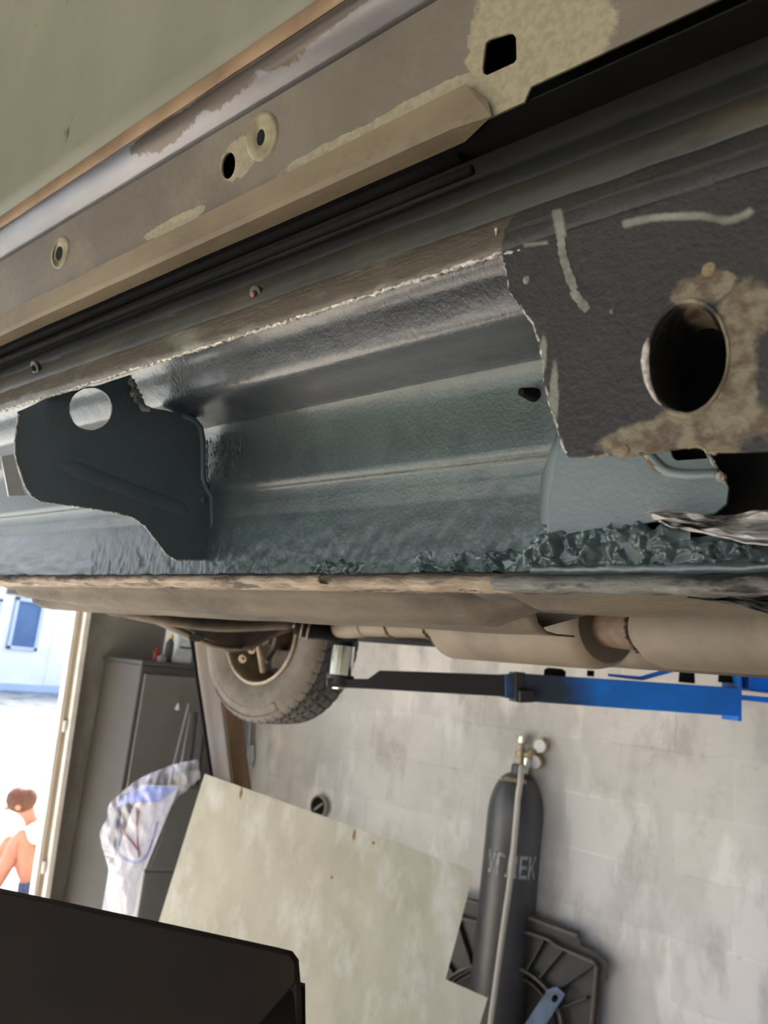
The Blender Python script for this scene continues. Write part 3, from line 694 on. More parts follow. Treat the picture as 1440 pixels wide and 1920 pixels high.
# ---- right bracket inside the opening
kp = Plane((0, .425, CAMZ), (1, 0, 0), (0, .03, 1))
slot = [kp.pix(*p) for p in ((1254, 838), (1262, 834), (1318, 832), (1330, 862), (1270, 866), (1262, 860))]
br = plate('bracket', kp, pixpoly(kp, [(1056, 800), (1318, 815), (1330, 850), (1352, 888), (1366, 915), (1362, 945), (1340, 962), (1290, 966), (1180, 985), (1130, 1040), (1030, 1050), (1033, 975), (1037, 930), (1043, 890), (1050, 850)]), [slot], 'bracket', sill, .002, .0005)
tag(br, 'pale grey-green bracket welded behind the outer skin')
ks = 1 if kp.n.y < 0 else -1
fa = [kp.at(kp.pix(*p), 0) for p in ((1056, 800), (1050, 850), (1043, 890), (1037, 930), (1033, 975), (1030, 1050))]
fb = [PY(1049, 802, .533), PY(1031, 850, .535), PY(1017, 892, .539), PY(1013, 930, .540), PY(1012, 975, .540), PY(1010, 1050, .540)]
mid = [a.lerp(b, .35) for a, b in zip(fa, fb)]
o = loft('bracket_flange', [fa, mid, fb], 'bracket', br, True, False); solid(o, .0015)
tube('bend', [v + Vector((-.0005, .0006, 0)) for v in fa], .0022, 'bracket', br, 10)
edge([kp.at(kp.pix(*p), .0010 * ks) for p in ((1318, 836), (1330, 856), (1345, 880), (1353, 893), (1362, 908), (1366, 918))], .0011, .0004, parent=br)
lathe('weld_drop', [(0, .0001), (.001, .003), (.004, .0026), (.0055, .0001)], kp.at(kp.pix(1354, 897), 0), kp.n * ks, 'bright', br, 12)
gp = catmull([kp.at(kp.pix(*p), .0005 * ks) for p in ((1205, 838), (1225, 862), (1250, 884), (1290, 892), (1350, 890))], 5)
tube('groove', gp, .0035, 'bracket', br, 10)
gp = catmull([kp.at(kp.pix(*p), .0006 * ks) for p in ((1208, 845), (1228, 872), (1252, 888))], 5)
tube('groove_dirt', gp, [.001, .0026, .003, .003, .003, .003, .003, .003, .003, .0026, .001][:len(gp)], 'tanrust', br, 8)
# added dark sheet standing for the shade of the cavity right of the bracket
sweep('dark_backing', [YZ(.45, -.14), YZ(.455, -.06), YZ(.45, -.03)], [PY(1215, 850, .45).x, XB], 'rubber', sill, thick=.002)
# black stud
p = PY(1003, 741, .527)
lathe('stud', [(0, .006), (.006, .0055), (.012, .004), (.016, .0035), (.017, .0001)], p, (-.25, -.9, -.1), 'rubber', sill, 14)

# ---- lumpy paint-covered sealer along the bottom
def lumps(name, x0, x1, top, bot, Y0, amp, parent, step=1.4, freq=115.0, lean=0.0):
    """crust of thick paint: upper outline top(x), lower outline bot(x) in a plane, heaped up by cellular noise"""
    nx = int((x1 - x0) / step); vs, fs = [], []; ny = 40
    for i in range(nx + 1):
        px = x0 + (x1 - x0) * i / nx; ta, tb = top(px), bot(px)
        for k in range(ny + 1):
            t = k / ny; py = ta + (tb - ta) * t
            p = PY(px, py, Y0 + lean * (1 - t))
            ex = min(1, (px - x0) / 45, (x1 - px) / 45); m = max(0, min(1, t * 4)) * max(0, min(1, ex + .9 * noise.noise(p * 45) * (1 - ex)))
            m *= max(0, min(1, 1.05 + 1.5 * noise.noise(p * 38 + Vector((3, 1, 7)))))
            w = p + Vector((noise.noise(p * 90), 0, noise.noise(p * 90 + Vector((5, 5, 5))))) * .004
            h = .42 + 1.5 * noise.noise(w * 135) + .8 * noise.noise(w * 270 + Vector((4, 2, 8))) + .3 * noise.noise(w * 520)
            h = max(0, h) * amp * m - (1 - m) * .004
            q = p.copy(); q.y -= h; q.x += .0016 * m * noise.noise(p * 150); q.z += .0022 * m * noise.noise(p * 120 + Vector((9, 0, 0))); vs.append(q)
    for i in range(nx):
        for k in range(ny): fs.append((i * (ny + 1) + k, i * (ny + 1) + k + 1, (i + 1) * (ny + 1) + k + 1, (i + 1) * (ny + 1) + k))
    o = mk(name, vs, fs, 'primer_rough', parent, True); tag(o, None, None, None, 'stuff'); return o
def wav(base, amp, sc, ph): return lambda x: base + amp * N3(x * sc, ph, 0) + amp * .5 * N3(x * sc * 3, ph, 5)
lumps('sealer_lumps', 760, 990, wav(1030, 22, .018, 3), lambda x: 1072, .538, .009, sill)
lumps('sealer_lumps', 560, 700, wav(1052, 18, .03, 7), lambda x: 1078, .538, .003, sill)
lumps('sealer_lumps', 975, 1150, wav(990, 44, .014, 11), lambda x: 1062, .4265, .0095, sill)
lumps('sealer_lumps', 1120, 1290, wav(975, 26, .016, 21), lambda x: 1058, .4260, .0090, sill)
lumps('sealer_lumps', 1200, 1460, wav(1012, 16, .02, 31), lambda x: 1058, .4255, .0070, sill)
sweep('sealer_bed', [YZ(.434, -.036), YZ(.430, -.025), YZ(.428, -.012), YZ(.426, -.004), YZ(.45, -.002)], lin_range(PY(985, 1040, .42).x, XB, 90), 'primer_rough', sill,
      lambda x, i, y, z: (0, .002 * N3(x, y, z, 60) + .0015 * N3(x, y, z, 150), .003 * N3(x, y, z + 5, 60)))

# ---- torn seam under the opening
M['seamr'] = pmat('painted_flaking_seam', (120, 122, 118), (92, 80, 66), 30, .55, 0, .9, 160, c3=(46, 40, 35), s3=34, t3=(.53, .60), stretch=(.3, 1, 1))
def pfn(a):
    return lambda x, i, y, z: (0, a * N3(x, y * 3, z, 45) + a * .5 * N3(x, y, z, 160), a * .8 * N3(x, y, z + 4, 60) + a * .5 * N3(x, y, z, 190))
sweep('seam', [YZ(.541, -.006), YZ(.520, -.003), YZ(.512, .000), YZ(.511, .006), YZ(.516, .010), YZ(.53, .0125), YZ(.58, .0135)], lin_range(-1.7, XB, 420), 'pinch', sill, pfn(.0024), thick=.0012)
sweep('seam_flange', [YZ(.500, -.0035), YZ(.4985, .003), YZ(.502, .006), YZ(.52, .007)], lin_range(-1.7, PY(600, 1085, .5).x, 300), 'pinch', sill, pfn(.0016), thick=.0008)
sweep('seam_flange', [YZ(.43, -.004), YZ(.415, .000), YZ(.413, .006), YZ(.418, .011), YZ(.46, .013), YZ(.55, .012)], lin_range(PY(930, 1085, .42).x, XB, 260), 'seamr', sill, pfn(.0026), thick=.0012)
# torn rag of thin steel on the right
tp = [(1212, 962), (1250, 958), (1300, 962), (1340, 968), (1380, 962), (1440, 955), (1520, 950), (1520, 1018), (1440, 1024), (1400, 1020), (1350, 1006), (1300, 996), (1262, 990), (1238, 978)]
tpl = Plane((0, .405, CAMZ), (1, 0, 0), (0, .1, 1))
def crumple(name, poly, plane, mat, parent, amp, nu=60, nv=14):
    """sheet filling between the upper and lower halves of an outline, folded by noise"""
    h = len(poly) // 2; up = poly[:h]; lo = poly[h:][::-1]
    def at(pl_, t):
        f = t * (len(pl_) - 1); i = min(int(f), len(pl_) - 2); f -= i
        return (pl_[i][0] + (pl_[i + 1][0] - pl_[i][0]) * f, pl_[i][1] + (pl_[i + 1][1] - pl_[i][1]) * f)
    vs, fs = [], []
    for a in range(nu):
        for b in range(nv):
            u_, l_ = at(up, a / (nu - 1)), at(lo, a / (nu - 1)); t = b / (nv - 1)
            px, py = u_[0] + (l_[0] - u_[0]) * t, u_[1] + (l_[1] - u_[1]) * t
            q = plane.at(plane.pix(px, py), 0)
            vs.append(q + Vector((0, amp * (N3(q.x * 14, b * .5, 1) + .6 * N3(q.x * 60, b * .9, 5)), amp * .35 * N3(q.x * 90, b, 9))))
    for a in range(nu - 1):
        for b in range(nv - 1): fs.append((a * nv + b, a * nv + b + 1, (a + 1) * nv + b + 1, (a + 1) * nv + b))
    o = mk(name, vs, fs, mat, parent, False); solid(o, .0008); return o
M['rag'] = pmat('torn_grey_steel', (196, 192, 186), (110, 105, 98), 60, .5, .3, .8, 140, c3=(54, 48, 42), s3=40, t3=(.52, .6), stretch=(.25, 1, 1))
crumple('torn_metal', tp, tpl, 'rag', sill, .006)
tp = [(1280, 1100), (1330, 1092), (1400, 1092), (1500, 1090), (1500, 1160), (1440, 1152), (1390, 1135), (1290, 1122)]
tpl2 = Plane((0, .47, CAMZ), (1, 0, 0), (0, .1, 1))
crumple('torn_metal', tp, tpl2, 'blackplate', sill, .004)

# ---- underbody
zf = CAMZ + .15
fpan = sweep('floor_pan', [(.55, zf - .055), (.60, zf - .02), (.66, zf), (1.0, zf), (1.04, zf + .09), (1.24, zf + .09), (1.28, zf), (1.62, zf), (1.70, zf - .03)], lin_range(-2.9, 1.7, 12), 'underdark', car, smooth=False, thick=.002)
tag(fpan, 'dusty underbody floor pan')
rl = PY(30, 1110, .62).x; rr = PY(985, 1150, .62).x; rr2 = PY(1062, 1137, .62).x
def rail_fn(x, i, y, z):
    dz = 0
    if x > rr - .06 and i >= 2: dz = (x - (rr - .06)) / (rr2 - rr + .06) * .030
    if x < rl + .22 and i >= 3: dz += (1 - (x - rl) / .22) * .012
    return (0, .0016 * N3(x, y, z, 14), dz + .0012 * N3(x, y, z, 18))
rp_ = [YZ(.545, .0125), YZ(.575, .0115), YZ(.60, .0155), YZ(.612, .022), YZ(.622, .036), YZ(.632, .0425), YZ(.65, .046), YZ(.70, .047), YZ(.73, .045), (.75, zf)]
rp_ = [tuple(v)[:2] for v in catmull([(a, b, 0) for a, b in rp_], 3)]
def rail_fn2(x, i, y, z): return rail_fn(x, i / 3.0, y, z)
sweep('floor_rail', rp_, lin_range(rl, rr2, 120), 'under', fpan, rail_fn2, thick=.0015)
sweep('rail_flange', [YZ(.655, .026), YZ(.662, .042), YZ(.68, .0505), YZ(.70, .0525), YZ(.74, .052)], lin_range(PY(80, 1135, .68).x, rr - .01, 80), 'under', fpan, lambda x, i, y, z: (0, .002 * N3(x, y, z, 12), .0022 * N3(x, y, z, 11)), thick=.002)
for (px, py, r) in ((285, 1146, .012), (345, 1151, .008), (556, 1155, .014), (700, 1164, .012)):
    p = PY(px, py, .70); lathe('drain_hole', [(-.004, r), (.003, r * .9), (.003, .0001)], p, (0, -.1, -1), 'rubber', fpan, 18)
lathe('drain_plug', [(-.004, .004), (.004, .0036), (.005, .0001)], PY(1062, 1141, .63), (0, -.8, -.5), 'rubber', fpan, 14)
# rounded floor pressing right of the rail
sweep('floor_pressing', [YZ(.545, .008), YZ(.56, .014), YZ(.575, .022), YZ(.60, .0275), YZ(.66, .026), (.72, zf - .01)], lin_range(rr - .03, XB, 70), 'under', fpan,
      lambda x, i, y, z: (0, .001 * N3(x, y, z, 15), (-.004 * math.exp(-((x + .27) / .10) ** 2) if i > 1 else 0) + .0012 * N3(x, y, z, 14) + (.008 if i > 1 and x < rr + .03 else 0)), thick=.0015)
# far rail and far sill
sweep('floor_rail', [(1.50, zf), (1.515, CAMZ + .112), (1.65, CAMZ + .112), (1.665, zf)], [-2.6, -1, 1.6], 'under', fpan, smooth=False, thick=.002)
fs_ = sweep('sill', [(1.70, zf - .03), (1.75, zf - .05), (1.75, zf - .06), (1.78, zf - .045), (1.88, zf - .03), (1.90, zf + .06), (1.86, zf + .12), (1.84, zf + .8)], [-1.75, -.5, 1.6], 'recess', car, smooth=False, thick=.002)
tag(fs_, 'sill on the far side of the car')

# exhaust
def axis_pt(px, py, Y): return PY(px, py, Y)
def exh(a, b, prof, name, mat, seg=36, parent=car):
    a = Vector(a); d = Vector(b) - a; L = d.length
    return lathe(name, [(t * L, r) for t, r in prof], a, d, mat, parent, seg)
EY = 1.12
pA = axis_pt(690, 1172, 1.34); pB = axis_pt(845, 1172, 1.24); pC = axis_pt(1140, 1172, 1.06); pD = axis_pt(1222, 1178, 1.0); pE = axis_pt(1700, 1170, .80)
mu = exh(pB, pC, [(-.02, .03), (0, .036), (.02, .056), (.06, .064), (.94, .064), (.98, .061), (1.0, .054), (1.0, .03)], 'muffler', 'exhaust')
tag(mu, 'dusty tan exhaust silencer')
exh(pA, pB, [(0, .026), (.5, .026), (1.03, .027)], 'pipe', 'exhaust', parent=mu)
exh(pC, pD, [(-.2, .031), (0, .031), (.9, .032), (1.1, .032)], 'pipe', 'rustpipe', parent=mu)
exh(pD, pE, [(-.02, .030), (.0, .036), (.03, .040), (.06, .047), (.10, .051), (.9, .051), (1, .04)], 'silencer', 'exhaust', parent=mu)
for (p, q, t, r) in ((pA, pB, .36, .0275), (pA, pB, .82, .029), (pC, pD, .93, .0345)):
    c = p.lerp(q, t); d = (q - p).normalized()
    a = d.orthogonal().normalized(); b_ = d.cross(a)
    edge([c + (a * math.cos(k / 24 * 2 * math.pi) + b_ * math.sin(k / 24 * 2 * math.pi)) * r for k in range(25)], .003, .0012, 'weld_seam', 'rustpipe', mu, 6)
pF = PY(960, 1206, 1.36); pG = PY(1500, 1228, 1.16)
tube('pipe', [pF, pG], .034, 'exhaust', mu, 20)
tube('pipe', catmull([pA, PY(640, 1176, 1.44), PY(560, 1160, 1.52), PY(430, 1150, 1.55)], 6), .027, 'exhaust', mu, 16)
hg = tube('exhaust_hanger', catmull([PD(556, 1172, 1.95), PD(590, 1180, 1.95), PD(630, 1188, 1.98), PD(668, 1192, 2.0)], 4), [.026] * 5 + [.022] * 4 + [.016] * 4, 'rubber', mu, 14)
for px in (566, 578):
    c = PD(px, 1172 + (px - 556) * .3, 1.945); tube('clamp', [c, c + (ROT @ Vector((1, -.2, 0))) * .006], .0285, 'rim', mu, 16)

# wheel on the far side, seen from inside
def wheel():
    WY, WX, WZ, R = 1.85, 0, 0, .315
    c = PY(487, 1187, WY); c = Vector((c.x, WY, c.z))
    ax = Vector((-.03, 1, .0)).normalized(); a = Vector((1, .03, 0)).normalized(); b = ax.cross(a)
    NS = 288; wd = .205
    prof = [(.012, .176), (.004, .196), (-.006, .230), (-.008, .262), (.000, .288), (.012, .302), (.020, .308)]
    tr = [(.020 + (wd - .04) * k / 22, .312 + .003 * math.sin(math.pi * k / 22)) for k in range(23)]
    po = [(wd - .012, .302), (wd, .288), (wd + .004, .25), (wd - .01, .176)]
    rings = prof + tr + po; vs, fs = [], []
    for i, (h, r) in enumerate(rings):
        for k in range(NS):
            th = 2 * math.pi * k / NS; rr_ = r
            j = i - len(prof)
            if 0 <= j < 23:
                if j in (5, 11, 17): rr_ -= .008
                elif (k + j // 2 * (1 if j < 11 else -1)) % 6 == 0: rr_ -= .006
            elif i in (5, 6) and k % 6 == 0: rr_ -= .004
            vs.append(c + ax * h + (a * math.cos(th) + b * math.sin(th)) * rr_)
    for i in range(len(rings) - 1):
        for k in range(NS): fs.append((i * NS + k, i * NS + (k + 1) % NS, (i + 1) * NS + (k + 1) % NS, (i + 1) * NS + k))
    ty = mk('wheel', vs, fs, 'tyre', car, False); tag(ty, 'wheel hanging on the far side, seen from its inner face')
    nside = (len(prof) - 1) * NS
    ty.data.materials.append(M['tread'])
    for p in ty.data.polygons:
        i = p.index // NS
        if len(prof) - 1 <= i < len(prof) + 22: p.material_index = 1
        p.use_smooth = i < len(prof) - 2 or i > len(prof) + 22
    # raised sidewall panel
    def arc(t0, t1, r, h, n=14): return [c + ax * h + (a * math.cos(t) + b * math.sin(t)) * r for t in lin_range(t0, t1, n)]
    base = math.atan2((Vector((0, 0, -1))).dot(b), 0)
    t0, t1 = base - .5, base + .75
    L = arc(t0, t1, .262, -.007) + arc(t1, t0, .292, -.0005); tube('sidewall_rib', L + L[:1], .0022, 'tyre', ty, 6)
    lathe('rim', [(.014, .182), (.002, .184), (.0, .177), (.010, .170), (.035, .167), (.10, .162), (.14, .156), (.15, .15), (.155, .05), (.15, .02)], c, ax, 'rim', ty, 60)
    lathe('rim_lip', [(.000, .178), (-.003, .175), (.004, .172)], c, ax, 'bright', ty, 60)
    br_ = lathe('brake_disc', [(.11, .02), (.11, .135), (.122, .135), (.122, .02)], c, ax, 'brake', car, 50)
    tag(br_, 'rusty brake disc inside the wheel')
    lathe('hub', [(.02, .0001), (.02, .04), (.06, .045), (.11, .06)], c, ax, 'brake', br_, 30)
    obox('caliper', c + a * .075 + b * -.085 * (1 if b.z > 0 else -1) + ax * .09, a, b, ax, .05, .035, .04, 'brake', br_, .008)
    return c
wc = wheel()
# suspension
sub = tube('subframe', catmull([PD(235, 1142, 1.55), PD(320, 1160, 1.7), PD(420, 1172, 1.85), PD(540, 1168, 1.95)], 6), .030, 'under', car, 14, flat=.55)
tag(sub, 'dusty subframe tube in front of the wheel')
tube('subframe', catmull([PD(330, 1146, 1.75), PD(430, 1150, 1.85), PD(545, 1160, 1.95), PD(575, 1165, 2.0)], 6), .020, 'under', car, 12, flat=.8)
ca = [PD(p[0], p[1], 2.05 + .25 * (p[0] - 250) / 200) for p in ((248, 1146), (300, 1165), (352, 1190), (400, 1210), (450, 1216))]
arm = tube('control_arm', catmull(ca, 5), [.014] * 5 + [.024] * 6 + [.018] * 5 + [.014] * 5, 'under', car, 14, flat=.45)
tag(arm, 'tan control arm with an oval hole')
lathe('bush_hole', [(0, .022), (.003, .02), (.003, .0001)], PD(368, 1195, 2.155), ROT @ Vector((0.1, -.75, .6)), 'rubber', arm, 20)
apl = Plane(PD(420, 1180, 2.35), ROT @ Vector((1, -.2, 0)), ROT @ Vector((0, 1, -.5)))
plate('control_arm', apl, pixpoly(apl, [(290, 1150), (545, 1168), (548, 1178), (500, 1195), (470, 1215), (430, 1218), (380, 1196), (330, 1170)], 14, .4), [], 'brake', car, .03, .004)
lk = tube('drop_link', [PD(476, 1172, 2.45), PD(486, 1215, 2.5), PD(494, 1258, 2.55)], [.012, .010, .012], 'rim', car, 10)
for (px, py) in ((455, 1235), (472, 1218)):
    lathe('bolt', [(-.03, .012), (0, .014), (.004, .014), (.004, .006), (.012, .005), (.012, .0001)], PD(px, py, 2.55), ROT @ Vector((-.2, -.1, 1)), 'rim', lk, 14)
tube('brake_line', catmull([PD(520, 1190, 2.6), PD(512, 1220, 2.62), PD(498, 1240, 2.6)], 5), .010, 'brake', car, 8)

# ================================================================== LIFT
LD = 2.10
Rv = Vector((ROT @ Vector((1, 0, 0)))); Rv.z = 0; Rv.normalize(); Fv = Vector((ROT @ Vector((0, 0, -1)))); Fv.z = 0; Fv.normalize(); Zv = Vector((0, 0, 1))
def LP(px, py, d=LD): return PD(px, py, d)
postc = LP(1600, 1325, 2.05)
lift = empty('car_lift', (postc.x, postc.y, 0), 'blue lift column with its arm reaching under the car', 'car lift')
def bar(name, tl, bl_, br_, tr, depth, mat, parent, bw=.003, d0=0):
    """box beam whose front face has the four given corners, going back by depth"""
    f = [Vector(p) for p in (tl, bl_, br_, tr)]
    return hexa(name, [p + Fv * d0 for p in f], [p + Fv * (depth + d0) for p in f], mat, parent, bw)
def lspots():
    c = LP(1000, 1290); spots(M['blue'], [((c.x, c.y, c.z), (.15, .15, .3))], (40, 54, 74), 9, .9, .5)
lspots()
outer = bar('outer_arm', LP(970, 1262), LP(970, 1314), LP(1388, 1344), LP(1388, 1290), .09, 'blue', lift)
inn = hexa('inner_arm', *[[LP(px, py, LD + .01 + k) for px, py in ((612, 1272), (612, 1288), (700, 1292), (975, 1308), (975, 1266), (712, 1257), (690, 1273))] for k in (0, .07)], 'blackarm', lift, .003)
tag(inn, 'black extension arm')
bar('arm_sleeve', LP(948, 1264), LP(948, 1309), LP(971, 1311), LP(971, 1263), .084, 'blue', lift, .002, .004)
tag(bar('clamp_block', LP(974, 1294, LD - .03), LP(974, 1318, LD - .03), LP(1002, 1317, LD - .03), LP(1002, 1294, LD - .03), .04, 'blackarm', lift))
for px in (980,): bar('arm_end_band', LP(966, 1259, LD - .003), LP(966, 1316, LD - .003), LP(985, 1317, LD - .003), LP(985, 1261, LD - .003), .096, 'blackarm', lift, .002)
bar('end_plate', LP(1384, 1250), LP(1384, 1352), LP(1391, 1352), LP(1391, 1252), .10, 'blue', lift, .001)
hexa('arm_gusset', *[[LP(px, py, LD + k) for px, py in ((1140, 1263), (1140, 1268), (1205, 1276), (1292, 1252), (1308, 1250), (1302, 1243), (1288, 1243), (1200, 1268))] for k in (.02, .03)], 'blue', lift)
lathe('knob', [(0, .03), (.016, .03), (.022, .02), (.022, .0001)], LP(1040, 1268, LD + .05), Zv, 'rubber', lift, 20)
lathe('knob', [(0, .01), (.016, .01), (.016, .0001)], LP(1107, 1268, LD + .05), Zv, 'rubber', lift, 14)
for (a0, a1) in ((1275, 1300), (1350, 1374)):
    lathe('bolt', [(0, .022), (.036, .02), (.04, .012), (.04, .0001)], LP((a0 + a1) / 2, 1280, LD + .05), Zv, 'rubber', lift, 18)
bar('carriage_strut', LP(1372, 1250, LD + .06), LP(1372, 1292, LD + .06), LP(1388, 1292, LD + .06), LP(1388, 1250, LD + .06), .03, 'greysteel', lift, .002)
bar('carriage_plate', LP(1404, 1252, LD + .02), LP(1404, 1294, LD + .02), LP(1560, 1312, LD + .02), LP(1560, 1262, LD + .02), .12, 'blue', lift, .006)
bar('carriage_bar', LP(1388, 1303), LP(1388, 1312), LP(1560, 1330), LP(1560, 1316), .08, 'blue', lift, .002)
cb = LP(1560, 1300, 2.1)
obox('carriage', Vector((postc.x, postc.y, postc.z - .05)) - Rv * .02, Rv, Fv, Zv, .13, .13, .35, 'blue', lift, .01)
obox('column', Vector((postc.x, postc.y, 1.85)), Rv, Fv, Zv, .10, .10, 1.85, 'blue', lift, .01)
obox('base_plate', Vector((postc.x, postc.y, .01)), Rv, Fv, Zv, .2, .2, .01, 'blue', lift, .002)
ac = LP(638, 1271, LD + .045); topz = CAMZ + .111
lathe('adapter', [(.0, .032), (.082, .032), (.082, .02)], Vector((ac.x, ac.y, ac.z + .006)), Zv, 'chrome', lift, 32)
lathe('adapter_pad', [(.086, .026), (topz - ac.z, .026), (topz - ac.z, .0001)], ac, Zv, 'rubber', lift, 28)
lathe('adapter_ring', [(-.018, .02), (-.018, .038), (.008, .038), (.008, .02)], ac, Zv, 'blackarm', lift, 32)
lathe('adapter_foot', [(-.03, .001), (-.03, .02), (-.016, .026)], ac, Zv, 'chrome', lift, 24)

# near arm close to the lens
nc = PD(-1150, 1500, .75)
near = empty('car_lift', (-1.45, -.42, 0), 'dark oily steel lift arm close to the camera at the lower left', 'car lift')
def NP(px, py, k=0): return PD(px, py, (.520 - .075 * px / 555.0) + k)
fr = [(-300, 1606), (0, 1672), (300, 1736), (520, 1784), (545, 1790), (555, 1804), (556, 1836), (545, 1850), (480, 1925), (440, 2010), (420, 2080), (0, 2010), (-300, 1960)]
npl = Plane(NP(0, 1666), NP(555, 1785) - NP(0, 1666), Zv - Fv * .1)
plate('arm', npl, [npl.pix(*p) for p in fr], [], 'neartube', near, .004, .0008)
def NP(px, py, k=0): return npl.at(npl.pix(px, py), 0) + Fv * k
tp_ = [(-300, 1606), (0, 1672), (300, 1736), (520, 1784), (545, 1790), (555, 1804), (560, 1864), (560, 2100)]
fv2 = ROT @ Vector((.0, -.15, -1)); 
A_ = [NP(*p, .002) for p in tp_]; B_ = [v + Fv * .05 - Zv * .036 for v in A_]
o = loft('arm_top', [A_, B_], 'neartube', near, False, False); solid(o, .003, 0)
bk_ = [(-300, 1740), (520, 1905), (558, 1915), (560, 2100), (-300, 2100)]
hexa('arm_shade_web', [NP(*p, .05) for p in bk_], [NP(*p, .055) for p in bk_], 'rubber', near)  # black plate, shadow inside the arm put into its colour
e0 = NP(-300, 1780, .03); e1 = Vector((-1.45, -.42, e0.z))
obox('arm', (e0 + e1) / 2, e1 - e0, Zv.cross(e1 - e0), Zv, (e1 - e0).length / 2, .05, .05, 'neartube', near, .006)
obox('column', Vector((-1.45, -.42, 1.4)), (1, 0, 0), (0, 1, 0), Zv, .08, .08, 1.4, 'blackarm', near, .01)
obox('base_plate', Vector((-1.45, -.42, .01)), (1, 0, 0), (0, 1, 0), Zv, .2, .2, .01, 'blackarm', near, .002)

# ================================================================== GAS CYLINDER
gb = PD(962, 1600, 2.98); gx, gy = gb.x, gb.y
ztop = PD(972, 1436, 2.98).z
gas = empty('gas_cylinder', (gx, gy, 0), 'tall black gas cylinder with white lettering standing by the block wall', 'gas cylinder')
R = .108
prof = [(0, .001), (0, R - .01), (.02, R), (ztop - .20, R)] + [(ztop - .20 + .165 * math.sin(t), R * (.25 + .75 * math.cos(t))) for t in lin_range(.1, math.pi / 2, 10)] + [(ztop - .02, R * .25), (ztop - .01, .0001)]
lathe('body', prof, (gx, gy, 0), Zv, 'cyl', gas, 56)
lathe('neck', [(ztop - .045, .034), (ztop - .005, .032), (ztop, .026), (ztop, .001)], (gx, gy, 0), Zv, 'cyl', gas, 24)
lathe('valve', [(ztop - .002, .016), (ztop + .03, .016), (ztop + .032, .022), (ztop + .05, .022), (ztop + .052, .014), (ztop + .075, .013), (ztop + .076, .001)], (gx, gy, 0), Zv, 'brass', gas, 20)
hw = lathe('valve_wheel', [(0, .001), (0, .018), (.004, .022), (.03, .022), (.034, .018), (.034, .001)], (gx, gy, ztop + .078), Zv, 'chrome', gas, 12)
vc = Vector((gx, gy, ztop + .042))
tube('outlet', [vc, vc + Rv * .035 - Fv * .025], .011, 'brass', gas, 14)
lathe('regulator', [(-.02, .012), (-.016, .026), (.016, .026), (.02, .012)], vc + Rv * .045 - Fv * .03, (Rv * .5 - Fv).normalized(), 'brass', gas, 24)
for dx, dz in ((.066, .042), (.05, -.022)):
    q = vc + Rv * dx - Fv * .045 + Zv * dz; ax_ = (-Fv + Rv * -.75 + Zv * -.1).normalized()
    g = lathe('gauge', [(-.016, .001), (-.016, .027), (.008, .028), (.012, .026), (.012, .001)], q, ax_, 'brass', gas, 28)
    lathe('gauge_face', [(.0125, .024), (.0128, .0001)], q, ax_, 'white', g, 24)
    tube('stem', [q, vc + Rv * .04 - Fv * .03], .006, 'brass', g, 8)
lathe('union', [(-.02, .012), (.035, .012), (.04, .008)], vc + Rv * .012 - Fv * .06 - Zv * .03, (0, 0, -1), 'chrome', gas, 14)
obox('lever', Vector((gx, gy, ztop - .055)) - Fv * .075 - Rv * .035, Rv, Fv, Zv, .05, .008, .007, 'brass', gas, .002)
def PH(px, py, h):
    d = ray(px, py); return CP + d * (h / d.dot(Fv))
gh = (Vector((gx, gy, 0)) - CP).dot(Fv)
hp = [(978, 1438, 2.90), (976, 1462, 2.868), (971, 1500, 2.862), (966, 1560, 2.862), (958, 1640, 2.862), (944, 1740, 2.858), (932, 1830, 2.855), (920, 1920, 2.85), (905, 2060, 2.84), (890, 2200, 2.83)]
hpts = [PH(px, py, gh - (.06 if i == 0 else .130)) for i, (px, py, _) in enumerate(hp)]
he = hpts[-1]; hpts += [Vector((he.x - .01, he.y - .01, .12)), Vector((he.x + .06, he.y - .12, .015)), Vector((he.x + .4, he.y - .4, .012))]
tag(tube('gas_hose', catmull(hpts, 8), .0112, 'hose', None, 12), 'cream rubber hose hanging down the front of the black gas cylinder', 'hose')
# stencilled letters bent round the cylinder
me = text_mesh('УГЛЕК', .105)
mid_dir = math.atan2(CP.y - gy, CP.x - gx)
zl = PD(962, 1645, 2.87).z
for v in me.vertices:
    th = mid_dir + (v.co.x * .62 + .006) / (R + .0008); v.co = Vector((gx + (R + .0008) * math.cos(th), gy + (R + .0008) * math.sin(th), zl + v.co.y))
me.materials.clear(); me.materials.append(M['letter']); me.name = 'lettering'
me_l = me
lo = bpy.data.objects.new('lettering', me); link(lo, gas); tag(lo, 'pale stencilled lettering'); solid(lo, .0006, 1)

# the cylinder stands a little out of plumb, pivoting about its shoulder
pv = Vector((gx, gy, 1.3)); TM = Matrix.Translation(pv) @ Matrix.Rotation(math.radians(1.7), 4, Fv) @ Matrix.Translation(-pv)
done = set()
def tilt(o):
    for c in o.children:
        if c.type == 'MESH' and c.data.name not in done: c.data.transform(TM); done.add(c.data.name)
        tilt(c)
tilt(gas); gas.location.xy = (TM @ Vector((gx, gy, 0))).xy
for c in gas.children: c.matrix_parent_inverse = Matrix.Translation(-gas.location)
